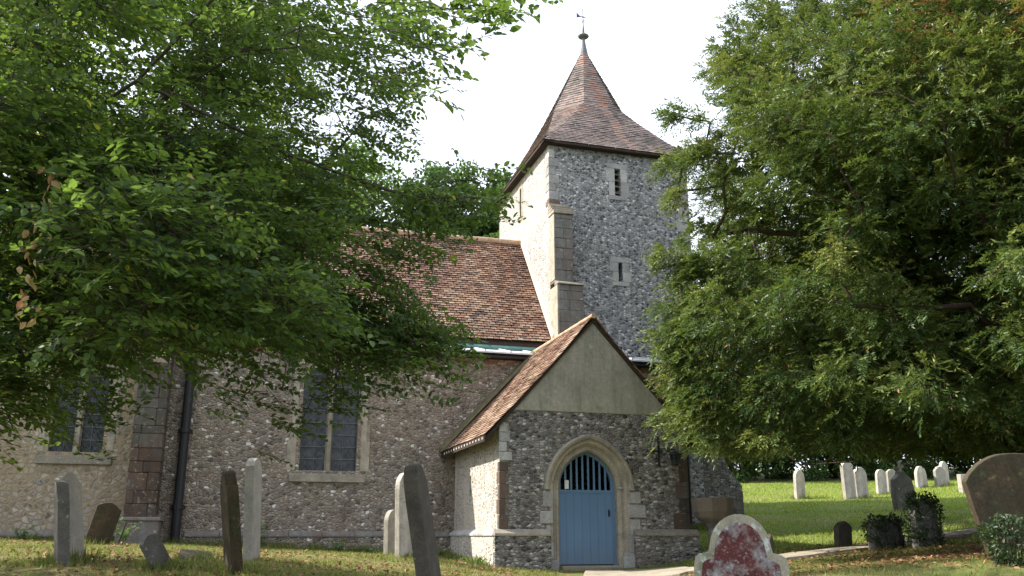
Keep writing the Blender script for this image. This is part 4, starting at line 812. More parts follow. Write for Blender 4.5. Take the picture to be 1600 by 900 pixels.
YEW = [[13.29,14.21,3.48,0.91],[8.65,17.77,12.98,0.72],[5.31,14.88,3.19,0.68],[5.54,15.49,3.71,0.78],[15.69,12.82,9.16,0.89],[5.35,15.41,8.6,0.85],[9.91,15.61,9.05,0.68],[8.55,16.54,5.01,0.92],[7.2,13.53,9.3,0.87],[4.17,18.88,6.04,0.86],[15.21,14.2,12.14,0.86],[11.18,15.55,13.69,0.67],[7.1,17.49,6.35,0.65],[13.72,17.39,4.19,0.67],[18.44,18.8,8.34,0.84],[5.74,14.44,4.05,0.95],[13.36,13.09,11.53,0.92],[6.11,13.06,8.51,0.92],[14.47,15.99,10.93,0.85],[5.29,13.48,7.92,0.77],[11.93,14.68,11.81,0.86],[5.87,17.48,13.15,0.65],[13.71,11.98,6.45,0.82],[9.42,18.83,10.59,0.66],[7.9,17.43,9.44,0.62],[9.1,15.25,10.73,0.75],[6.46,18.93,11.81,0.84],[16.07,14.77,3.49,0.7],[13.59,19.1,14.49,0.93],[10.92,14.87,10.74,0.66],[12.55,17.07,13.81,0.91],[16.59,13.67,10.18,0.89],[18.1,16.15,3.7,0.89],[16.79,20.72,10.21,0.82],[8.88,17.88,4.05,0.68],[9.44,17.56,10.54,0.83],[19.46,16.7,6.78,0.81],[3.98,16.05,3.75,0.79],[10.45,17.53,14.71,0.79],[6.75,14.44,9.2,0.64],[12.57,13.0,7.86,0.66],[8.19,12.37,9.22,0.81],[13.58,24.14,10.17,0.77],[13.05,11.83,7.03,0.67],[16.09,23.06,7.2,0.93],[12.75,18.88,13.27,0.74],[8.27,12.16,8.26,0.66],[14.04,14.41,5.54,0.6],[6.28,16.92,12.78,0.93],[8.28,15.88,7.0,0.64],[11.48,18.53,12.51,0.84],[5.52,13.43,8.6,0.77],[12.66,13.56,4.43,0.63],[11.44,13.77,6.18,0.82],[6.42,18.55,3.91,0.63],[11.46,13.36,12.24,0.72],[6.68,16.99,3.97,0.64],[9.17,20.72,5.37,0.79],[10.2,12.44,6.55,0.75],[6.54,14.43,5.63,0.64],[6.28,17.94,4.08,0.69],[5.59,20.13,7.42,0.7],[11.98,16.14,14.36,0.86],[7.84,16.83,5.52,0.9],[15.21,19.18,8.7,0.88],[13.75,12.22,5.11,0.78],[12.74,12.63,5.56,0.92],[7.64,13.57,10.75,0.62],[7.74,19.06,5.1,0.74],[17.86,16.91,10.79,0.6],[15.26,17.76,13.11,0.74],[9.08,15.87,11.31,0.81],[13.44,18.59,10.52,0.78],[9.9,12.13,7.61,0.78],[8.68,21.94,13.13,0.91],[8.44,23.27,7.59,0.63],[18.85,19.22,11.07,0.72],[10.12,17.33,13.25,0.77],[16.79,14.04,8.07,0.91],[15.92,18.9,13.21,0.93],[8.8,23.39,4.39,0.61],[14.76,16.81,11.28,0.77],[8.99,23.38,8.04,0.61],[9.98,18.42,13.33,0.65],[13.88,22.5,6.93,0.88],[8.23,14.75,12.02,0.83],[7.91,16.63,12.37,0.92],[14.73,18.75,14.19,0.91],[14.08,18.03,11.95,0.79],[13.46,13.15,7.74,0.75],[10.46,14.92,3.64,0.75],[7.96,18.25,4.69,0.66],[9.43,13.41,12.05,0.67],[11.94,22.9,10.44,0.64],[8.67,17.15,4.44,0.7],[10.28,24.52,7.55,0.86],[18.55,20.42,10.87,0.66],[13.38,13.59,9.69,0.64],[10.73,14.11,11.11,0.63],[12.79,17.9,10.75,0.67],[12.13,18.83,10.88,0.71],[11.07,16.31,12.0,0.78],[9.41,19.18,13.77,0.74],[7.38,16.97,11.04,0.72],[11.63,17.61,12.45,0.72],[13.38,15.46,13.83,0.73],[13.56,13.44,5.25,0.95],[16.36,15.76,6.14,0.81],[12.61,17.76,13.3,0.71],[15.59,15.9,13.26,0.72],[9.81,14.51,12.31,0.81],[9.41,16.53,4.43,0.83],[10.46,13.19,5.27,0.94],[18.87,17.92,5.01,0.68],[13.55,21.13,6.82,0.74],[15.32,14.87,3.82,0.65],[7.35,16.78,7.11,0.92],[17.71,21.59,9.99,0.69],[10.17,15.44,5.57,0.63],[8.73,14.19,6.18,0.69],[8.73,11.99,6.81,0.84],[4.37,15.08,5.36,0.62],[12.86,17.56,12.28,0.89],[15.29,15.24,12.5,0.86],[15.62,14.19,8.86,0.92],[7.22,15.01,12.79,0.94],[10.72,15.95,9.82,0.82],[12.72,15.37,5.93,0.69],[4.85,17.53,4.42,0.91],[12.64,15.34,13.02,0.68],[15.42,13.4,4.39,0.72],[17.75,19.32,4.53,0.79],[9.97,24.05,5.89,0.63],[13.39,17.04,14.44,0.88],[7.94,16.53,11.19,0.79],[14.01,15.4,13.62,0.79],[9.22,13.14,6.64,0.68],[13.12,17.39,13.78,0.88],[8.68,14.34,10.81,0.7],[16.29,15.3,11.89,0.89],[17.39,17.68,8.06,0.87],[13.31,17.15,10.32,0.85],[16.77,17.29,11.16,0.7],[17.52,14.7,6.02,0.89],[13.35,17.21,12.07,0.84],[12.31,16.17,11.84,0.91],[5.93,13.98,9.73,0.85],[12.98,13.82,11.46,0.88],[11.65,19.17,13.96,0.7],[11.14,13.48,11.2,0.87],[6.16,15.71,3.93,0.82],[8.27,18.57,9.97,0.83],[14.09,20.62,5.91,0.82],[13.34,15.95,9.21,0.81],[9.07,17.88,12.15,0.65],[6.87,16.43,10.26,0.66],[10.72,12.38,7.34,0.84],[14.16,14.44,11.79,0.85],[7.77,14.68,3.69,0.93],[7.19,17.4,12.24,0.79],[16.36,22.73,5.74,0.61],[19.5,19.89,9.51,0.95],[12.21,13.84,8.36,0.78],[12.43,21.43,7.9,0.66],[12.87,16.16,4.64,0.9],[12.5,15.06,13.74,0.86],[14.71,15.59,10.38,0.78],[6.77,16.72,13.48,0.73],[17.89,22.17,6.4,0.89],[8.69,12.39,4.65,0.82],[12.34,12.01,9.34,0.67],[11.43,19.09,10.89,0.87],[15.17,13.21,8.42,0.68],[6.8,22.59,3.61,0.67],[17.22,15.39,5.78,0.78],[9.82,12.76,3.27,0.72],[14.12,13.35,11.61,0.75],[11.04,14.46,10.15,0.76],[8.6,17.47,10.07,0.79],[14.88,13.58,7.07,0.86],[10.87,12.26,10.23,0.78],[12.58,24.27,10.25,0.78],[5.29,15.9,4.99,0.74],[11.77,21.96,11.78,0.85],[18.68,20.48,8.09,0.71],[13.4,17.91,10.52,0.79],[8.08,16.23,6.11,0.61],[13.96,14.23,8.3,0.95],[8.22,12.49,6.48,0.9],[13.14,13.39,3.68,0.78],[7.77,14.3,10.11,0.91],[13.15,23.54,7.19,0.89],[15.73,14.22,5.64,0.61],[12.3,12.96,3.52,0.65],[11.08,17.44,10.86,0.86],[7.35,14.83,8.19,0.64],[14.23,12.94,5.64,0.62],[6.32,16.34,9.47,0.69],[8.73,19.04,14.43,0.63],[7.54,19.96,7.92,0.78],[11.69,14.42,4.33,0.87],[5.67,19.74,12.85,0.71],[10.53,14.98,13.29,0.67],[13.34,15.37,7.27,0.85],[7.01,18.15,6.2,0.86],[16.41,13.23,9.37,0.6],[9.79,12.42,10.39,0.94],[13.56,20.04,14.27,0.77],[10.14,13.78,7.65,0.92],[9.98,17.9,13.93,0.87],[8.03,14.12,11.8,0.87],[11.08,11.91,9.11,0.78],[5.71,18.97,12.56,0.92],[13.6,15.1,3.9,0.64],[10.47,14.7,12.59,0.6],[11.47,22.57,9.22,0.74],[5.68,16.31,10.46,0.83],[18.13,18.02,11.45,0.77],[3.95,15.5,4.37,0.61],[6.56,21.18,8.14,0.92],[11.72,15.95,9.85,0.84],[12.97,18.38,12.32,0.76],[13.53,18.36,14.16,0.68],[5.43,22.81,7.47,0.82],[14.45,18.03,13.89,0.87],[4.09,15.78,6.5,0.79],[5.92,16.29,8.56,0.91],[4.8,15.51,3.88,0.87],[12.84,23.5,8.3,0.65],[16.52,14.72,11.77,0.84],[8.37,13.41,4.23,0.92],[11.83,21.18,9.0,0.79],[8.4,16.33,8.98,0.84],[11.68,13.03,5.82,0.81],[6.03,19.79,9.46,0.79],[8.34,13.38,3.5,0.67],[10.94,15.01,7.26,0.91],[6.2,15.75,6.37,0.66],[14.04,14.54,12.99,0.73],[6.57,17.94,10.63,0.62],[8.82,14.41,5.26,0.64],[9.45,12.89,9.55,0.92],[14.3,14.81,4.84,0.71],[3.89,16.7,4.25,0.85],[14.83,13.6,3.5,0.83],[4.92,14.73,7.59,0.67],[11.75,12.37,6.97,0.66],[7.9,15.26,12.31,0.86],[6.84,13.66,10.21,0.7],[13.75,15.31,11.96,0.87],[7.66,12.82,4.33,0.68],[9.08,13.15,7.34,0.86],[8.5,16.11,13.96,0.76],[11.09,17.59,14.75,0.7],[16.0,14.3,11.73,0.85],[7.52,15.45,11.39,0.71],[10.39,12.8,9.67,0.82],[10.5,16.93,10.59,0.64],[9.0,14.07,11.59,0.7],[6.45,15.4,7.16,0.89],[7.55,12.87,8.86,0.82],[19.07,21.19,8.83,0.94],[6.67,12.7,7.89,0.94],[7.19,15.35,5.08,0.74],[10.35,17.23,12.31,0.87],[14.1,13.84,12.27,0.91],[9.87,20.93,11.4,0.75],[10.94,12.57,8.97,0.63],[12.67,15.16,7.28,0.73],[12.69,13.05,6.25,0.86],[15.52,20.8,4.54,0.87],[13.24,14.16,8.88,0.62],[7.49,21.14,4.55,0.62],[12.64,18.66,14.7,0.68],[19.7,16.23,7.99,0.82],[6.54,19.23,10.46,0.68],[5.21,14.09,5.94,0.66],[8.55,15.92,8.38,0.85],[12.06,18.03,14.38,0.79],[7.29,15.43,9.58,0.8],[17.95,22.58,8.29,0.68],[14.41,12.12,6.88,0.83],[6.27,17.87,12.5,0.65],[7.13,16.38,3.93,0.75],[12.66,17.29,10.63,0.85],[13.66,13.25,4.21,0.71],[5.25,21.73,10.34,0.61],[8.78,12.36,9.7,0.85],[10.1,12.84,11.34,0.83],[10.23,18.53,14.36,0.61],[7.26,18.95,5.8,0.93],[15.88,20.59,13.16,0.62],[5.82,13.98,6.82,0.71],[9.46,24.4,6.62,0.86],[6.88,18.3,7.65,0.84],[14.99,18.94,13.23,0.93],[5.98,17.56,11.38,0.63],[12.78,12.56,9.81,0.92],[7.24,19.14,13.9,0.73],[14.58,14.49,10.63,0.64],[14.14,12.44,8.09,0.75],[19.37,17.71,4.06,0.67],[5.38,17.1,6.28,0.68],[7.33,19.75,6.78,0.73],[9.75,17.43,14.62,0.7],[8.01,24.42,7.6,0.84],[14.66,12.81,9.18,0.78],[8.4,15.22,4.1,0.86],[13.97,17.82,12.97,0.7],[10.92,12.84,10.73,0.72],[14.11,19.08,13.54,0.68],[14.28,19.54,9.63,0.78],[10.35,12.87,4.53,0.95],[14.73,14.77,9.0,0.68],[5.18,14.38,10.37,0.62],[10.71,14.02,11.92,0.84],[5.16,17.56,6.9,0.67],[8.78,12.16,5.44,0.89],[11.6,16.74,10.54,0.76],[8.71,12.91,5.37,0.86],[12.56,14.55,12.88,0.72],[14.67,21.01,13.5,0.95],[6.51,13.54,7.21,0.85],[8.81,14.06,3.96,0.74],[10.45,13.03,8.42,0.84],[14.85,16.97,5.49,0.79],[17.0,15.96,11.17,0.88],[16.5,18.22,13.37,0.64],[11.6,12.9,7.42,0.8],[5.08,18.49,7.02,0.64],[12.7,12.18,6.17,0.75],[7.54,13.52,4.73,0.63],[9.85,16.68,13.66,0.69],[11.62,14.71,10.54,0.8],[11.69,16.98,13.23,0.66],[15.29,13.24,9.75,0.95],[9.83,15.73,14.08,0.94],[9.22,17.83,14.18,0.81],[13.66,15.79,5.77,0.71],[6.02,13.37,9.49,0.82],[7.53,20.75,10.37,0.81],[14.89,12.86,4.19,0.89],[15.39,22.66,11.71,0.94],[11.29,14.69,13.56,0.76],[19.21,19.93,8.93,0.77],[13.17,15.52,8.48,0.81],[7.43,16.79,12.93,0.73],[10.0,15.22,8.02,0.71],[13.59,16.91,12.9,0.91],[14.64,20.38,6.46,0.62],[18.18,19.31,5.48,0.75],[12.2,16.33,13.6,0.8],[14.07,16.26,5.38,0.8],[8.87,14.55,12.6,0.61],[20.04,19.34,8.03,0.89],[4.54,15.43,10.01,0.64],[12.74,17.54,14.26,0.61],[18.89,16.69,3.69,0.81],[11.77,15.75,13.36,0.73],[13.84,18.04,4.09,0.67],[5.67,17.08,8.99,0.88],[6.61,13.46,3.95,0.86],[18.49,17.44,6.83,0.94],[15.56,18.78,6.25,0.81],[10.98,16.55,3.99,0.79],[13.17,12.73,8.95,0.76],[8.6,22.89,12.14,0.72],[12.03,15.6,5.1,0.85],[17.61,20.64,5.62,0.68],[6.34,19.69,12.82,0.91],[8.23,17.61,14.29,0.94],[17.03,22.73,8.66,0.95],[14.55,18.35,12.78,0.72],[7.16,18.45,8.59,0.64],[5.45,20.37,10.05,0.82],[9.23,17.24,4.07,0.86],[8.88,23.13,5.28,0.84],[12.57,16.51,4.2,0.65],[15.81,13.39,10.51,0.74],[13.13,12.05,5.33,0.78],[6.98,14.21,3.88,0.61],[7.92,13.56,6.34,0.65],[17.18,15.09,7.19,0.88],[8.51,12.64,10.29,0.76],[14.72,14.41,12.6,0.82],[10.0,19.53,14.19,0.64],[7.98,14.5,8.24,0.91],[4.44,20.01,6.37,0.94],[5.64,15.66,11.62,0.7],[8.17,14.65,9.08,0.61],[9.28,18.56,3.83,0.89],[6.42,23.04,4.96,0.83],[14.13,13.08,4.99,0.94],[9.82,14.69,13.44,0.78],[9.24,14.05,12.74,0.87],[4.55,16.27,4.35,0.9],[4.85,14.7,4.0,0.76],[8.45,12.06,7.59,0.73],[4.63,14.09,8.56,0.71],[12.95,22.68,8.15,0.65],[14.57,13.61,5.83,0.92],[12.55,24.16,7.57,0.72],[6.09,14.34,4.71,0.94],[7.98,14.4,7.49,0.76],[13.74,21.01,7.77,0.78],[13.84,13.63,10.83,0.66],[15.63,18.98,6.85,0.74],[8.9,15.52,7.19,0.93],[9.66,20.38,13.87,0.76],[10.95,11.72,7.67,0.64],[9.23,14.49,4.76,0.62],[16.53,23.34,5.18,0.71],[16.91,18.92,9.41,0.74],[15.63,12.6,8.2,0.73],[14.87,15.74,3.99,0.86],[11.65,20.47,10.04,0.6],[8.22,12.91,8.38,0.94],[7.61,13.01,10.47,0.72],[5.3,17.73,5.92,0.88],[4.54,17.18,9.17,0.76],[10.85,15.11,6.33,0.67],[5.32,18.94,8.5,0.86],[5.54,19.11,5.41,0.82],[13.65,11.98,8.08,0.71],[9.77,20.07,11.94,0.84],[17.85,15.25,8.99,0.81],[6.14,15.08,10.89,0.88],[17.67,18.76,4.2,0.71],[4.88,14.68,9.37,0.79],[10.12,13.53,11.78,0.73],[5.56,14.04,5.19,0.94],[5.02,19.42,4.3,0.83],[17.18,19.83,7.3,0.88],[5.68,18.64,11.16,0.8],[16.6,22.24,9.58,0.93],[12.32,13.99,12.37,0.95],[13.81,17.56,14.04,0.93],[16.38,13.0,8.46,0.66],[19.04,17.14,9.78,0.73],[13.16,14.61,11.47,0.92],[9.81,17.76,12.33,0.63],[4.8,14.09,5.36,0.67],[13.05,13.88,6.8,0.71],[12.42,11.77,6.7,0.61],[15.78,14.83,4.34,0.78],[4.7,17.98,3.34,0.74],[11.41,23.91,4.94,0.91],[5.27,19.29,6.53,0.76],[11.01,13.07,11.83,0.8],[6.99,15.02,3.89,0.72],[8.45,16.2,5.57,0.76],[11.94,11.77,6.28,0.9],[11.25,15.29,8.76,0.74],[8.28,21.81,4.89,0.92],[15.22,14.73,7.64,0.78],[10.89,23.28,9.6,0.68],[9.69,13.73,11.34,0.65],[7.6,12.44,5.69,0.95],[13.22,12.66,3.6,0.71],[7.56,17.84,11.42,0.85],[12.31,19.43,12.29,0.91],[15.3,13.57,11.25,0.89],[10.97,12.99,3.38,0.69],[5.15,20.85,8.83,0.68],[16.57,16.12,12.26,0.7],[14.89,12.81,5.54,0.75],[6.64,15.59,12.87,0.69],[12.2,20.64,9.77,0.7],[12.5,20.07,12.0,0.7],[7.07,19.32,7.36,0.87],[10.15,19.0,10.78,0.75],[10.07,15.61,11.4,0.83],[4.73,18.65,4.52,0.82],[14.44,14.31,7.01,0.92],[18.18,16.63,6.4,0.8],[15.11,12.34,7.01,0.79],[14.24,13.23,9.74,0.92],[9.78,16.72,10.27,0.9],[12.03,17.58,10.86,0.87],[6.33,16.3,4.96,0.73],[13.38,20.44,4.92,0.63],[11.37,15.65,11.56,0.73],[11.0,16.77,14.59,0.92],[15.34,13.42,5.4,0.93],[12.11,13.72,6.97,0.87],[10.75,13.97,5.42,0.92],[15.66,19.49,12.01,0.76],[12.86,12.72,11.03,0.9],[8.7,23.58,10.41,0.76],[7.11,22.32,9.35,0.64],[4.51,15.95,10.55,0.64],[14.31,12.24,8.75,0.61],[9.54,15.98,4.95,0.92],[14.42,14.08,11.21,0.65],[7.98,17.5,4.84,0.67],[9.95,17.07,3.87,0.71],[15.4,24.13,6.6,0.6],[17.35,13.88,9.47,0.94],[7.05,15.51,12.03,0.77],[15.46,22.74,7.52,0.93],[6.83,15.62,3.35,0.72],[10.41,13.05,5.91,0.76],[14.13,14.97,9.99,0.9],[9.95,11.79,6.74,0.94],[15.64,13.31,7.19,0.82],[7.08,19.07,8.01,0.92],[12.84,11.82,7.72,0.81],[12.54,13.29,5.08,0.83],[13.98,15.58,10.84,0.86],[15.86,14.09,7.69,0.62],[5.93,17.75,9.82,0.86],[8.8,20.82,8.4,0.84],[6.07,14.63,10.21,0.63],[5.83,16.53,3.62,0.92],[7.06,13.26,7.0,0.63],[8.6,13.58,5.22,0.74],[6.36,21.09,11.52,0.87],[11.95,17.84,13.39,0.9],[16.74,20.54,6.91,0.7],[14.31,13.72,9.29,0.87],[3.16,16.0,9.55,0.28],[3.49,16.2,9.58,0.3],[4.0,16.5,9.65,0.35],[4.48,17.0,11.38,0.4],[4.58,17.0,10.93,0.45],[3.26,16.0,8.4,0.4],[3.18,16.0,7.94,0.35],[3.4,16.0,8.67,0.35],[3.83,16.5,8.96,0.45],[3.05,16.0,6.66,0.35],[3.09,16.0,6.16,0.4],[2.86,15.8,5.14,0.3],[3.03,16.0,4.95,0.45],[3.01,16.0,4.48,0.4],[3.28,16.0,4.13,0.4],[3.39,16.4,3.72,0.4],[3.74,16.5,3.27,0.45],[4.18,16.5,2.98,0.45],[4.64,16.5,2.92,0.4],[5.52,17.0,12.62,0.5],[4.82,17.0,11.46,0.45],[3.07,16.0,5.73,0.35],[3.36,16.0,5.67,0.45],[3.89,16.4,7.17,0.45],[3.35,16.0,6.6,0.4],[3.02,15.8,5.38,0.4],[3.1,15.5,4.79,0.5],[3.24,16.0,4.59,0.5],[3.25,15.6,4.12,0.5],[3.51,15.8,3.87,0.55],[3.41,16.0,5.43,0.6],[3.63,15.4,3.7,0.6],[3.72,15.6,3.51,0.6],[3.89,15.5,3.06,0.55],[4.13,15.2,3.03,0.6],[3.47,15.5,4.39,0.6],[3.57,15.8,5.98,0.55],[3.76,16.0,6.41,0.5],[3.9,15.8,6.6,0.6],[4.07,16.0,7.55,0.5],[4.04,16.0,8.07,0.5],[4.27,16.0,8.73,0.6],[4.57,16.0,9.55,0.6],[4.71,16.5,11.54,0.5],[5.39,16.5,11.84,0.6],[3.51,15.0,4.96,0.7],[3.65,15.2,5.58,0.7]]
def sticks(name, P0, P1, R0, R1, mat, parent, k=6):
    d = unit(P1 - P0); up = np.where(np.abs(d[:, 2:3]) < .9, np.array([[0, 0, 1.]]), np.array([[1., 0, 0]])); a = unit(np.cross(d, up)); b = np.cross(d, a)
    w = np.arange(k) * 2 * PI / k; ring = a[:, None] * np.cos(w)[None, :, None] + b[:, None] * np.sin(w)[None, :, None]
    V = np.concatenate([P0[:, None] - d[:, None] * R0[:, None, None] * .3 + ring * R0[:, None, None], P1[:, None] + d[:, None] * R1[:, None, None] * .3 + ring * R1[:, None, None]], 1)
    i = np.arange(k); F = np.stack([i, (i + 1) % k, (i + 1) % k + k, i + k], 1)
    F = (np.arange(len(P0)) * 2 * k)[:, None, None] + F[None]
    o = npmesh(name, V.reshape(-1, 3), F.reshape(-1, 4), mat, np.zeros(len(P0) * 2 * k), parent); o.data.polygons.foreach_set('use_smooth', [True] * len(o.data.polygons)); return o
def grow(stems, targets, bias=.07, step=.55, jit=.07, sag=.03, stem_min=0):
    """stems: polylines (first starts at the root). Joins every target to the nearest limb."""
    pos, par, pl = [], [], []
    for st in stems:
        st = [np.array(p, float) for p in st]
        if not pos: prev = -1
        else:
            d = np.linalg.norm(np.array(pos) - st[0], axis=1); prev = int(d.argmin())
        last = pos[prev] if prev >= 0 else None
        for p in st:
            if last is not None:
                n = max(1, int(np.linalg.norm(p - last) / step))
                for k in range(1, n + 1):
                    q_ = last + (p - last) * k / n + (RG.normal(size=3) * jit * .5 if k < n else 0); pos.append(q_); par.append(prev); pl.append(pl[prev] + np.linalg.norm(q_ - pos[prev])); prev = len(pos) - 1
            else: pos.append(p); par.append(-1); pl.append(0.); prev = 0
            last = p
    root = pos[0]; ends = []; ns_ = len(pos)
    order = np.argsort([np.linalg.norm(np.array(t) - root) for t in targets])
    A = np.zeros((60000, 3)); L_ = np.zeros(60000); n_ = len(pos); A[:n_] = pos; L_[:n_] = pl
    for t in order:
        T = np.array(targets[t], float); c = np.linalg.norm(A[:n_] - T, axis=1) + bias * L_[:n_]; j = int(c.argmin()); a = A[j].copy(); ln = np.linalg.norm(T - a); m = max(1, int(ln / step)); prev = j
        bend = RG.normal(size=3) * ln * .11
        for k in range(1, m + 1):
            u = k / m; q_ = a + (T - a) * u + bend * math.sin(PI * u) + np.array([0, 0, sag * ln * math.sin(PI * u)]) + (RG.normal(size=3) * jit if k < m else 0)
            A[n_] = q_; par.append(prev); L_[n_] = L_[prev] + np.linalg.norm(q_ - A[prev]); prev = n_; n_ += 1
        ends.append(prev)
    cnt = np.zeros(n_)
    for e in ends: cnt[e] += 1
    for i in range(n_ - 1, 0, -1): cnt[par[i]] += cnt[i]
    if stem_min: cnt[:ns_] = np.maximum(cnt[:ns_], stem_min)
    return A[:n_].copy(), np.array(par), cnt
def branch_mesh(A, par, cnt, name, mat, parent, r0, power=.5, lo=0, hi=1e9, k=6, rmax=9):
    i = np.arange(1, len(A)); p = par[1:]; i = i[p >= 0]; p = par[i]
    r = np.minimum(r0 * np.maximum(cnt, 1) ** power, rmax); sel = (r[i] >= lo) & (r[i] < hi); i, p = i[sel], p[sel]
    return sticks(name, A[p], A[i], np.minimum(r[p], r[i] * 1.35), r[i], mat, parent, k)

# --- the big broadleaved tree hanging in from the left
tx, ty = -8.6, 8.2; tz = g1(tx, ty)
lt = empty('broadleaf_tree', (0, 0, 0)); tag(lt, 'broadleaved tree hanging low leafy branches in from the left in front of the church', 'tree')
stems = [[(tx, ty, tz - .3), (tx + .1, ty, tz + 1.6), (tx + .3, ty - .1, 3.6), (tx + .5, ty - .2, 6), (tx + .6, ty, 9)],
         [(tx + .4, ty - .1, 3.4), (-6.4, 7.9, 4.0), (-4.13, 7.2, 4.87), (-3.06, 6.6, 5.19), (-2.24, 6, 5.62), (-1.7, 5.6, 6.1)],
         [(-3.06, 6.6, 5.19), (-2.57, 7.0, 5.06), (-2.03, 7.5, 4.94), (-1.4, 8.0, 4.86), (-.9, 8.0, 4.7)],
         [(tx + .4, ty, 4.4), (-6.6, 8.6, 4.6), (-4.6, 9, 4.6), (-2.4, 9.2, 4.3)],
         [(tx + .5, ty, 5.6), (-6.5, 8.8, 6.6), (-4.2, 9.2, 7.2), (-2.2, 9.5, 7.4)]]
A, par, cnt = grow(stems, [l_[:3] for l_ in LEFT], bias=.2, jit=.04, stem_min=13)
branch_mesh(A, par, cnt, 'trunk', 'bark', lt, .011, .56, lo=.10, k=12, rmax=.34); branch_mesh(A, par, cnt, 'branches', 'bark', lt, .006, .38, hi=.10, k=6)
tp0, tp1 = [], []
for (x, y, z) in SPR:      # outlying sprays hang on thin curved twigs
    c = np.array([x, y, z]); dd_ = np.linalg.norm(A - c, axis=1); a_ = A[int(dd_.argmin())]; L0 = dd_.min()
    if L0 > .7: a_ = c + (a_ - c) / L0 * .3; L0 = .3
    bn = RG.normal(size=3) * L0 * .08 + np.array([0, 0, .10 * L0]); q_ = [a_ + (c - a_) * t_ + bn * math.sin(PI * t_) for t_ in (0, .25, .5, .75, 1)]; tp0 += q_[:-1]; tp1 += q_[1:]
SP, SD, SL, SN = [], [], [], []; base = []
def add_spray(c, p, d, ln):
    SP.append(p); SD.append(d); SL.append(ln); base.append(c)
for (x, y, z, r) in LEFT:
    c = np.array([x, y, z]); outw = c - np.array([tx, ty, z]); outw /= np.linalg.norm(outw)
    for _ in range((84 if r > .505 or x < -2.6 else 42) - (26 if z > 5.2 and x > -4 else 0)):
        v_ = RG.normal(size=3); v_ /= np.linalg.norm(v_); v_ *= RG.random() ** .5; p = c + v_ * np.array([r, r, r * .62]) * 1.12
        d = outw * .8 + v_ * np.array([1.1, 1.1, .3]) + RG.normal(size=3) * np.array([.5, .5, .12]) + np.array([0, 0, -.18]); add_spray(c, p, d / np.linalg.norm(d), RG.uniform(.26, .48))
for (x, y, z) in SPR:
    c = np.array([x, y, z]); outw = c - np.array([tx, ty, z]); outw /= np.linalg.norm(outw)
    for _ in range(8):
        d = outw + RG.normal(size=3) * np.array([.5, .5, .15]) + np.array([0, 0, -.22]); d /= np.linalg.norm(d); add_spray(c, c - d * .22 + RG.normal(size=3) * .13, d, RG.uniform(.3, .45))
SP, SD, SL, base = np.array(SP), np.array(SD), np.array(SL), np.array(base); nS = len(SP)
end = SP + SD * SL[:, None]; end[:, 2] -= SL * .12
sh_ = SP + (base - SP) * .45
sticks('twigs', np.concatenate([np.array(tp0), sh_, SP]), np.concatenate([np.array(tp1), SP, end]), np.concatenate([np.full(len(tp0), .006), np.full(nS * 2, .003)]), np.concatenate([np.full(len(tp0), .005), np.full(nS, .003), np.full(nS, .0013)]), 'bark', lt, 4)
nl = 13; u = (np.arange(nl) + .5) / nl; side = np.where(np.arange(nl) % 2 == 0, 1., -1.)
P = SP[:, None] + (end - SP)[:, None] * u[None, :, None]; P = P.reshape(-1, 3) + RG.normal(size=(nS * nl, 3)) * .008
sN = unit(np.array([0, 0, 1.]) + RG.normal(size=(nS, 3)) * .38); sB = unit(np.cross(sN, SD)); sN = np.cross(unit(SD), sB)
D = (SD[:, None] * .55 + sB[:, None] * side[None, :, None] * .85).reshape(-1, 3) + RG.normal(size=(nS * nl, 3)) * .25
N = np.repeat(sN, nl, 0) + RG.normal(size=(nS * nl, 3)) * .35
st_ = np.repeat(RG.normal(.47, .20, nS), nl) + RG.normal(0, .16, nS * nl); st_ = np.clip(st_, 0, .93); st_[RG.random(len(st_)) < .006] = .975
leaves('crown', P, D, N, RG.uniform(.040, .084, nS * nl), st_, 'leaf', lt)
# a hanging spray of withered leaves near the left
P, D = [], []
for k in range(46):
    u_ = k / 46; P.append((-3.05 - .12 * math.sin(3 * u_) + RG.normal() * .05, 5.6, 4.05 - u_ * 1.15)); D.append((RG.normal() * .6, RG.normal() * .6, -1))
P = np.array(P); leaves('withered_leaves', P, np.array(D), RG.normal(size=(46, 3)), RG.uniform(.05, .085, 46), RG.random(46), 'leaf_dead', lt)

# --- the yew on the right
yx, yy_ = 11.3, 18.3; yz = g1(yx, yy_)
for _ in range(330):   # inner boughs in the shade of the crown
    v_ = unit(RG.normal(size=3)); q_ = RG.uniform(.40, .86); YEW.append([yx + v_[0] * 8.2 * q_, yy_ + v_[1] * 6.2 * q_, max(3.3, 7.2 + v_[2] * 7 * q_), 1.0, 1.9])
yw = empty('yew_tree', (0, 0, 0)); tag(yw, 'huge dark green yew tree filling the right side in front of the tower', 'tree')
stems = [[(yx, yy_, yz - .3), (yx, yy_, 3), (yx - .2, yy_ - .1, 5), (yx + .1, yy_, 8), (yx, yy_, 12.5)],
         [(yx - .2, yy_, 3.2), (9.4, 16.2, 4.6), (7.8, 14.8, 5.4), (6.2, 14.2, 5.2)], [(yx - .2, yy_, 4), (9.3, 15.6, 6.2), (7.4, 14, 7.2)],
         [(yx, yy_, 2.8), (9.8, 15.8, 3.4), (8.4, 13.8, 3.6)], [(yx, yy_, 5), (8.8, 17.4, 6.4), (6.4, 16.8, 7.2), (4.6, 16.6, 7.4)], [(yx, yy_, 4), (8.6, 17.2, 4.4), (6.2, 16.4, 4.4), (4.4, 16.3, 4.3)],
         [(yx, yy_, 6.5), (9.4, 16.4, 8.6), (8, 15.4, 10)]]
A, par, cnt = grow(stems, [l_[:3] for l_ in YEW], bias=.18, step=.6, jit=.10, sag=.06, stem_min=36)
branch_mesh(A, par, cnt, 'trunk', 'yew_bark', yw, .015, .58, lo=.16, k=12, rmax=.62); branch_mesh(A, par, cnt, 'branches', 'yew_bark', yw, .012, .42, hi=.16, k=6)
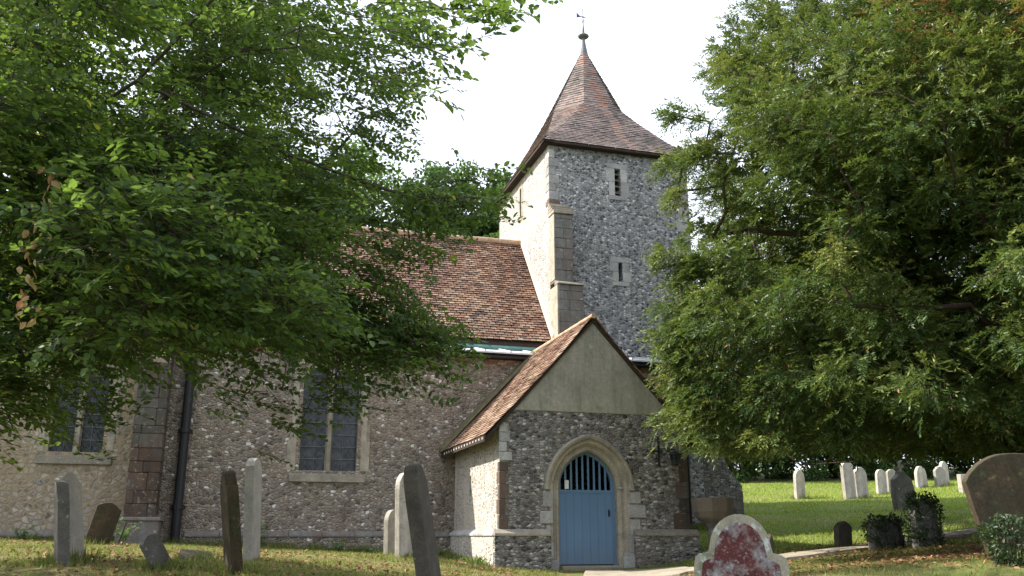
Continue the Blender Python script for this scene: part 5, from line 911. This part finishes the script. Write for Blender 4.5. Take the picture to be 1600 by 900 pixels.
SP, SD, base, tt = [], [], [], []
szf = []
for (x, y, z, r, *bigf) in YEW:
    c = np.array([x, y, z]); outw = c - np.array([yx, yy_, min(z, 6.)]); outw /= np.linalg.norm(outw); n_ = int(92 * (r / .75) ** 1.6) + 8; bt_ = RG.normal(.46, .13); dead = y < 15.5 and (math.hypot(x - 7.1, z - 10.3) < .38 or math.hypot(x - 8.7, z - 9.5) < .35)
    sd_ = np.cross(outw, [0, 0, 1.]); sd_ /= np.linalg.norm(sd_)
    sub = []
    for _ in range(7):
        v_ = RG.normal(size=3); v_ /= np.linalg.norm(v_); v_ *= RG.random() ** .35; sub.append(v_)
    for _ in range(int(n_ * (.55 if bigf else 1.6))):
        sc_ = sub[RG.integers(7)]; v_ = sc_ + RG.normal(size=3) * .20
        a, b_, h_ = v_[0] * r * 1.15, v_[1] * r * .95, v_[2] * r * .6
        p = c + outw * a + sd_ * b_ + np.array([0, 0, h_ - .22 * a * a / r - .10 * b_ * b_ / r])
        if p[2] < 2.98 + max(0, p[1] - 15) * .09: continue
        loc_ = v_ - sc_
        d = outw * .7 + sd_ * (.6 * b_ / r) + (outw * loc_[0] + sd_ * loc_[1]) * 1.6 + RG.normal(size=3) * .30 + np.array([0, 0, -.22 + 1.2 * loc_[2]]); d /= np.linalg.norm(d)
        szf.append(bigf[0] if bigf else 1.); SP.append(p); SD.append(d); base.append(c + (p - c) * .75); tt.append(9. if dead and RG.random() < .6 else bt_ + .16 * h_ / r + .5 * loc_[2] + .12 * loc_[0] + RG.normal() * .06)  # sprays tinted lighter upward and outward, sunlit tips put into the colour
SP, SD, base, tt = np.array(SP), np.array(SD), np.array(base), np.array(tt); nS = len(SP)
SL = RG.uniform(.16, .32, nS); end = SP + SD * SL[:, None]; end[:, 2] -= SL * .25
sel = RG.random(nS) < .22
sticks('twigs', base[sel], SP[sel], np.full(sel.sum(), .007), np.full(sel.sum(), .004), 'yew_bark', yw, 3)
nl = 16; u = (np.arange(nl) + .2) / nl; side = np.where(np.arange(nl) % 2 == 0, 1., -1.); side[-1] = 0
P = SP[:, None] + (end - SP)[:, None] * u[None, :, None] - np.array([0, 0, 1.]) * (SL[:, None, None] * .16 * (u[None, :, None] ** 2)); P = P.reshape(-1, 3)
sN = unit(np.array([0, 0, 1.]) + RG.normal(size=(nS, 3)) * .45); sB = unit(np.cross(sN, SD))
D = (SD[:, None] * .75 + sB[:, None] * side[None, :, None] * .75).reshape(-1, 3) + RG.normal(size=(nS * nl, 3)) * .22 + np.array([0, 0, -.12])
N = np.repeat(sN, nl, 0) + RG.normal(size=(nS * nl, 3)) * .4
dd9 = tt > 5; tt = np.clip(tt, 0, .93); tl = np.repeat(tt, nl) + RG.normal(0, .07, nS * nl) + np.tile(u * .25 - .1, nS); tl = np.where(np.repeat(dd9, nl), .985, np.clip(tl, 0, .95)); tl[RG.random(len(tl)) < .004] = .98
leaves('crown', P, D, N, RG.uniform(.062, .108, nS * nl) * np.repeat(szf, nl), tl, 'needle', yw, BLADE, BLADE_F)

# --- trees and hedge beyond
def bgtree(name, x, y, h, rx, rz_, label, mat='bgleaf', n=16000, size=.26, base=None, group='tall trees behind the church', seed=0, low=False):
    g = g1(x, y); o = empty(name, (0, 0, 0)); tag(o, label, 'tree' if 'tree' in name else 'shrub', group)
    rs = np.random.default_rng(seed + 77); lob = []
    cz = g + h - rz_ if not low else g + h * .42; rz_ = rz_ if not low else h * .6
    nlob = 46 if not low else 34
    while len(lob) < nlob:
        v_ = rs.normal(size=3); v_ /= np.linalg.norm(v_); v_ *= rs.random() ** .3; c = np.array([x, y, cz]) + v_ * np.array([rx * .82, rx * .82, rz_ * .86]) * rs.uniform(.85, 1.05)
        lob.append((c, rx * rs.uniform(.2, .34)))
    P = []; 
    for c, r in lob:
        m = n // nlob; v_ = rs.normal(size=(m, 3)); v_ = unit(v_) * (rs.random((m, 1)) ** .4); P.append(c + v_ * r * np.array([1, 1, .75]))
    P = np.concatenate(P); D = rs.normal(size=P.shape); N = rs.normal(size=P.shape) * .7 + np.array([0, 0, 1.]); lt_ = np.repeat(rs.normal(.45, .2, nlob), n // nlob)
    leaves('crown', P, D, N, rs.uniform(.7, 1.3, len(P)) * size, np.clip(lt_ + rs.normal(0, .15, len(P)), 0, 1), mat, o)
    A, par, cnt = grow([[(x, y, g - .3), (x, y, g + h * .35), (x + .3, y, g + h * .7)]], [c for c, r in lob], step=1.5, jit=.15)
    branch_mesh(A, par, cnt, 'trunk', 'bark', o, .05 if not low else .02, .5, rmax=.5, k=7)
T_ = [(-9.5, 50, 21.5, 5.2, 7, 'bgpale', 'pale green rounded tree behind the nave roof, left of the darker ones'), (-4.6, 50.5, 20.0, 4.0, 7, 'bgleaf', 'mid green tree beyond the nave ridge between paler and darker crowns'),
      (-.8, 49.5, 18.8, 3.4, 6.5, 'bgleaf', 'dark green tree just left of the tower, above the nave ridge'), (-16, 49, 22, 5.5, 8, 'bgpale', 'broad pale green tree behind the left part of the nave roof'),
      (-23, 47, 20, 5.5, 8, 'bgleaf', 'dark broad tree beyond the chancel at the far left'), (3.0, 56, 16, 4, 6, 'bgleaf', 'dark low tree hidden behind the tower base')]
for k, (x, y, h, rx, rz_, m_, lb_) in enumerate(T_): bgtree('background_tree', x, y, h, rx, rz_, lb_, m_, 22000, .24, seed=k)
H_ = [(10.8, 43, 5.0, 3.0, 2.6, 'dark rounded bush at the left end of the lawn\'s back edge'), (14.5, 44, 5.6, 3.0, 2.9, 'dark bush behind the pair of white headstones'), (18.5, 43.5, 5.2, 3.1, 2.7, 'dark bush behind the farthest headstones'),
      (22.5, 44, 6.0, 3.2, 3.1, 'dark bush right of the farthest headstones'), (27, 42, 6.5, 3.4, 3.4, 'light green bush at the right edge behind the brown stone'), (7.5, 44, 5.0, 2.8, 2.6, 'dark bush just beyond the low tower wall'), (31.5, 42, 6.5, 3.4, 3.4, 'dark bush past the light green one at the right edge'),
      (12.7, 45.5, 6.2, 3.0, 3, 'taller dark bush standing behind the gap left of the pair of white headstones'), (16.6, 46, 6.4, 3.0, 3, 'taller dark bush standing behind the gap above the grey leaning stone'), (20.6, 46, 6.8, 3.2, 3, 'taller dark bush behind the farthest headstones, second row'), (25, 46.5, 7, 3.2, 3, 'taller dark bush in the second row behind the light green one')]
for k, (x, y, h, rx, rz_, lb_) in enumerate(H_): bgtree('background_shrub', x, y, h, rx, rz_, lb_, 'bgpale' if k == 4 else 'bgleaf', 12000, .17, group='bushes along the far edge of the lawn', seed=20 + k, low=True)
H2 = [(13, 50, 13, 5, 6, 'tall dark tree behind the bushes, left one seen under the yew'), (21, 51, 14, 5.5, 6.5, 'tall dark tree behind the bushes, middle one seen under the yew'), (30, 51, 15, 5.5, 7, 'tall dark tree behind the bushes, right one seen under the yew')]
for k, (x, y, h, rx, rz_, lb_) in enumerate(H2): bgtree('background_tree', x, y, h, rx, rz_, lb_, 'bgleaf', 16000, .3, group='tall trees behind the lawn', seed=40 + k)

# --- ivy over the two smothered stones and the mound at the right edge
def ivy(x, y, w, h, d, n, label, rz=22, sz=.055, seed=1):
    rs = np.random.default_rng(seed); g = g1(x, y); o = empty('ivy', (x, y, g), R(rz)); tag(o, label, 'ivy')
    v_ = rs.normal(size=(n, 3)); v_ = unit(v_); sq = np.sign(v_) * np.abs(v_) ** .7; P = sq * np.array([w / 2, d / 2, h / 2]) * (1 + rs.normal(0, .06, (n, 1)) + .10 * np.sin(v_[:, :1] * 7 + v_[:, 2:] * 5)) + np.array([0, 0, h * .48]); P[:, 2] = np.maximum(P[:, 2], .01)
    leaves('ivy_leaves', P, rs.normal(size=P.shape) + np.array([0, 0, -.5]), v_ + rs.normal(size=P.shape) * .5, rs.uniform(.6, 1.3, n) * sz, np.clip(rs.normal(.45, .22, n), 0, 1), 'ivy', o)
    m = 26; a = rs.uniform(0, 2 * PI, m); P0 = np.stack([np.cos(a) * w * .45, np.sin(a) * d * .45, np.zeros(m)], 1); P1 = P0 * np.array([.8, .8, 1]) + np.stack([rs.normal(0, .05, m), rs.normal(0, .05, m), rs.uniform(.5, 1.08, m) * h], 1)
    sticks('ivy_stems', P0, P1, np.full(m, .008), np.full(m, .004), 'bark', o, 4)
ivy(7.22, 18.0, .84, .66, .34, 1500, 'ivy covering the low square headstone', seed=1)
ivy(7.69, 17.3, .74, 1.0, .36, 2200, 'ivy covering the taller rounded headstone', seed=2)
ivy(5.5, 9.9, .85, .52, .5, 2600, 'mound of ivy at the foot of the large brown headstone', -8, .045, seed=3)

# --- weeds against the walls
def weed(x, y, h, n, label, mat='bgpale', sz=.09, seed=0, w=.2):
    rs = np.random.default_rng(seed + 9); g = g1(x, y); o = empty('weed', (x, y, g)); tag(o, label, 'weed', 'weeds at the foot of the walls')
    m = 9; a = rs.uniform(0, 2 * PI, m); tip = np.stack([np.cos(a) * w * rs.random(m), np.sin(a) * w * rs.random(m), h * rs.uniform(.6, 1, m)], 1); sticks('stems', np.zeros((m, 3)) - [0, 0, .03], tip, np.full(m, .005), np.full(m, .002), 'bgpale', o, 4)
    k = rs.integers(0, m, n); u_ = rs.uniform(.2, 1.02, (n, 1)); P = tip[k] * u_ + rs.normal(size=(n, 3)) * .02
    leaves('leaves', P, rs.normal(size=(n, 3)) * np.array([1, 1, .3]) + [0, 0, -.1], rs.normal(size=(n, 3)) * .4 + [0, 0, 1.], rs.uniform(.6, 1.2, n) * sz, rs.random(n), mat, o)
WL = [(-2.55, 21.3, .42, 60, 'leafy weed under the right end of the middle window'), (-5.7, 20.9, .75, 80, 'tall leafy weed behind the brown mossy headstone'), (-1.75, 17.7, .35, 50, 'small weed beside the tall cream headstone'), (-1.2, 22.0, .4, 50, 'weed at the aisle wall near the porch corner'),
      (-7.3, 17.4, .5, 70, 'pale weed with a dead stick beside the small tilted stone'), (-3.9, 21.2, .3, 50, 'low weed under the left end of the middle window'), (-3.2, 21.3, .28, 45, 'low weed below the centre of the middle window'), (-.75, 18.4, .25, 45, 'low green tuft left of the porch corner'), (-10, 19.0, .35, 50, 'weed at the chancel wall near the left edge')]
for k, (x, y, h, n, lb_) in enumerate(WL): weed(x, y, h, n, lb_, seed=k, w=.35)
mb = MB(); mb.tube([(-7.15, 16.9, g1(-7.15, 16.9)), (-6.95, 16.7, g1(-7, 16.7) + .42)], .012, 5); tag(mb.build('dead_stick', 'bark'), 'thin dead stick poking from the weed by the tilted stone', 'stick')

# ------------------------------------------------------------------ grass and fallen leaves
def inchurch(x, y):
    dx, dy = x - CH.x, y - CH.y; u_ = dx * UX + dy * UY; v_ = -dx * UY + dy * UX
    return ((v_ > AV - .05) & (u_ < 5.9)) | ((u_ > -.13) & (u_ < 4.4) & (v_ > -.12)) | ((v_ > 5.2) & (u_ > -14) & (u_ < 8.8))
pc_ = np.array(fine)
def onpath(x, y): return (np.hypot(x[:, None] - pc_[None, :, 0], y[:, None] - pc_[None, :, 1]).min(1) < .6)
def field(n, x0, x1, y0, y1, h, w, name, mat, label, seed, tmean, bare=.0):
    rs = np.random.default_rng(seed); x = rs.uniform(x0, x1, n); y = rs.uniform(y0, y1, n)
    keep = ~inchurch(x, y) & (np.abs(x) < y * .62 + 1); x, y = x[keep], y[keep]; keep = ~onpath(x, y); x, y = x[keep], y[keep]
    cl_ = np.sin(x * 1.7 + 2 * np.sin(y * .9)) * np.sin(y * 1.9 + 1.5 * np.sin(x * 1.1)); keep = rs.random(len(x)) < (1 - bare) + bare * (cl_ > -.1); x, y, cl_ = x[keep], y[keep], cl_[keep]
    z = gz(x, y) - .01; n = len(x); hh = h * rs.uniform(.5, 1.35, n) * (1 + .35 * cl_); a = rs.uniform(0, 2 * PI, n); ln = rs.normal(size=(n, 2)) * .5
    ca, sa = np.cos(a) * w / 2, np.sin(a) * w / 2
    V = np.stack([np.stack([x - ca, y - sa, z], 1), np.stack([x + ca, y + sa, z], 1), np.stack([x + ln[:, 0] * hh, y + ln[:, 1] * hh, z + hh], 1)], 1)
    o = npmesh(name, V.reshape(-1, 3), np.arange(n * 3).reshape(n, 3), mat, np.repeat(np.clip(rs.normal(tmean, .22, n) - .12 * cl_, 0, 1), 3), None, 3); tag(o, label, 'grass', kind='stuff')
field(150000, -12, 4.5, 8.3, 22.3, .065, .013, 'grass', 'blade', 'rough dry grass with fallen leaves around the left headstones', 1, .66, .55)
field(60000, -7, 7, 3, 8.3, .06, .010, 'grass', 'blade', 'short rough grass in the nearest part of the churchyard', 4, .6, .5)
field(70000, 1.5, 12, 8.3, 21, .05, .012, 'grass', 'blade', 'thin shaded grass under the yew', 2, .5, .75)
field(150000, 3.5, 32, 18.6, 41, .075, .03, 'grass', 'blade_lawn', 'bright green mown lawn beyond the porch', 3, .55, .25)
def litter(n, cx, cy, r, seed, label):
    rs = np.random.default_rng(seed); a = rs.uniform(0, 2 * PI, n); q_ = r * rs.random(n) ** .6; x = cx + q_ * np.cos(a); y = cy + q_ * np.sin(a); keep = ~inchurch(x, y) & (y > 7); x, y = x[keep], y[keep]; n = len(x)
    P = np.stack([x, y, gz(x, y) + rs.uniform(.01, .05, n)], 1); D = rs.normal(size=(n, 3)) * [1, 1, .25]; N = rs.normal(size=(n, 3)) * .35 + [0, 0, 1.]
    o = leaves('fallen_leaves', P, D, N, rs.uniform(.04, .08, n), rs.random(n), 'litter', None); tag(o, label, 'leaves', kind='stuff')
litter(11000, -5.0, 13, 8.0, 5, 'brown fallen leaves scattered in the rough grass on the left'); litter(9000, 8.6, 14.5, 6.0, 6, 'russet fallen leaves under the yew')

# longer grass left by the mower round stones and along the walls
spots = [(o.location.x, o.location.y, .34) for o in HS.values()] + [(fx, fy, .4), (rx, ry + .1, .5)]
for k in range(60): u_ = -13.5 + k * .222; p = CH + U3 * u_ + V3 * (AV - .22 + .1 * math.sin(k * 1.9)); spots.append((p.x, p.y, .22))
for k in range(14): p = CH + U3 * (-.3) + V3 * (.1 + k * .27); spots.append((p.x, p.y, .16))
for k in range(16): p = CH + U3 * (6.2 + .16 * k) + V3 * 5.0; spots.append((p.x, p.y, .3))
rs = np.random.default_rng(8); px_, py_, hh_ = [], [], []
for (x, y, r_) in spots:
    n = int(170 * r_ / .3); a = rs.uniform(0, 2 * PI, n); q_ = r_ * rs.random(n) ** .7; px_.append(x + q_ * np.cos(a)); py_.append(y + q_ * np.sin(a)); hh_.append(rs.uniform(.05, .2, n) * rs.uniform(.6, 1.3))
x, y, hh = np.concatenate(px_), np.concatenate(py_), np.concatenate(hh_); n = len(x); z = gz(x, y) - .01; a = rs.uniform(0, 2 * PI, n); ln = rs.normal(size=(n, 2)) * .38; w_ = .011
V = np.stack([np.stack([x - np.cos(a) * w_, y - np.sin(a) * w_, z], 1), np.stack([x + np.cos(a) * w_, y + np.sin(a) * w_, z], 1), np.stack([x + ln[:, 0] * hh, y + ln[:, 1] * hh, z + hh], 1)], 1)
o = npmesh('long_grass', V.reshape(-1, 3), np.arange(n * 3).reshape(n, 3), 'blade', np.repeat(np.clip(rs.normal(.4, .25, n), 0, 1), 3), None, 3); tag(o, 'long uncut grass round the stones and along the wall foot', 'grass', kind='stuff')
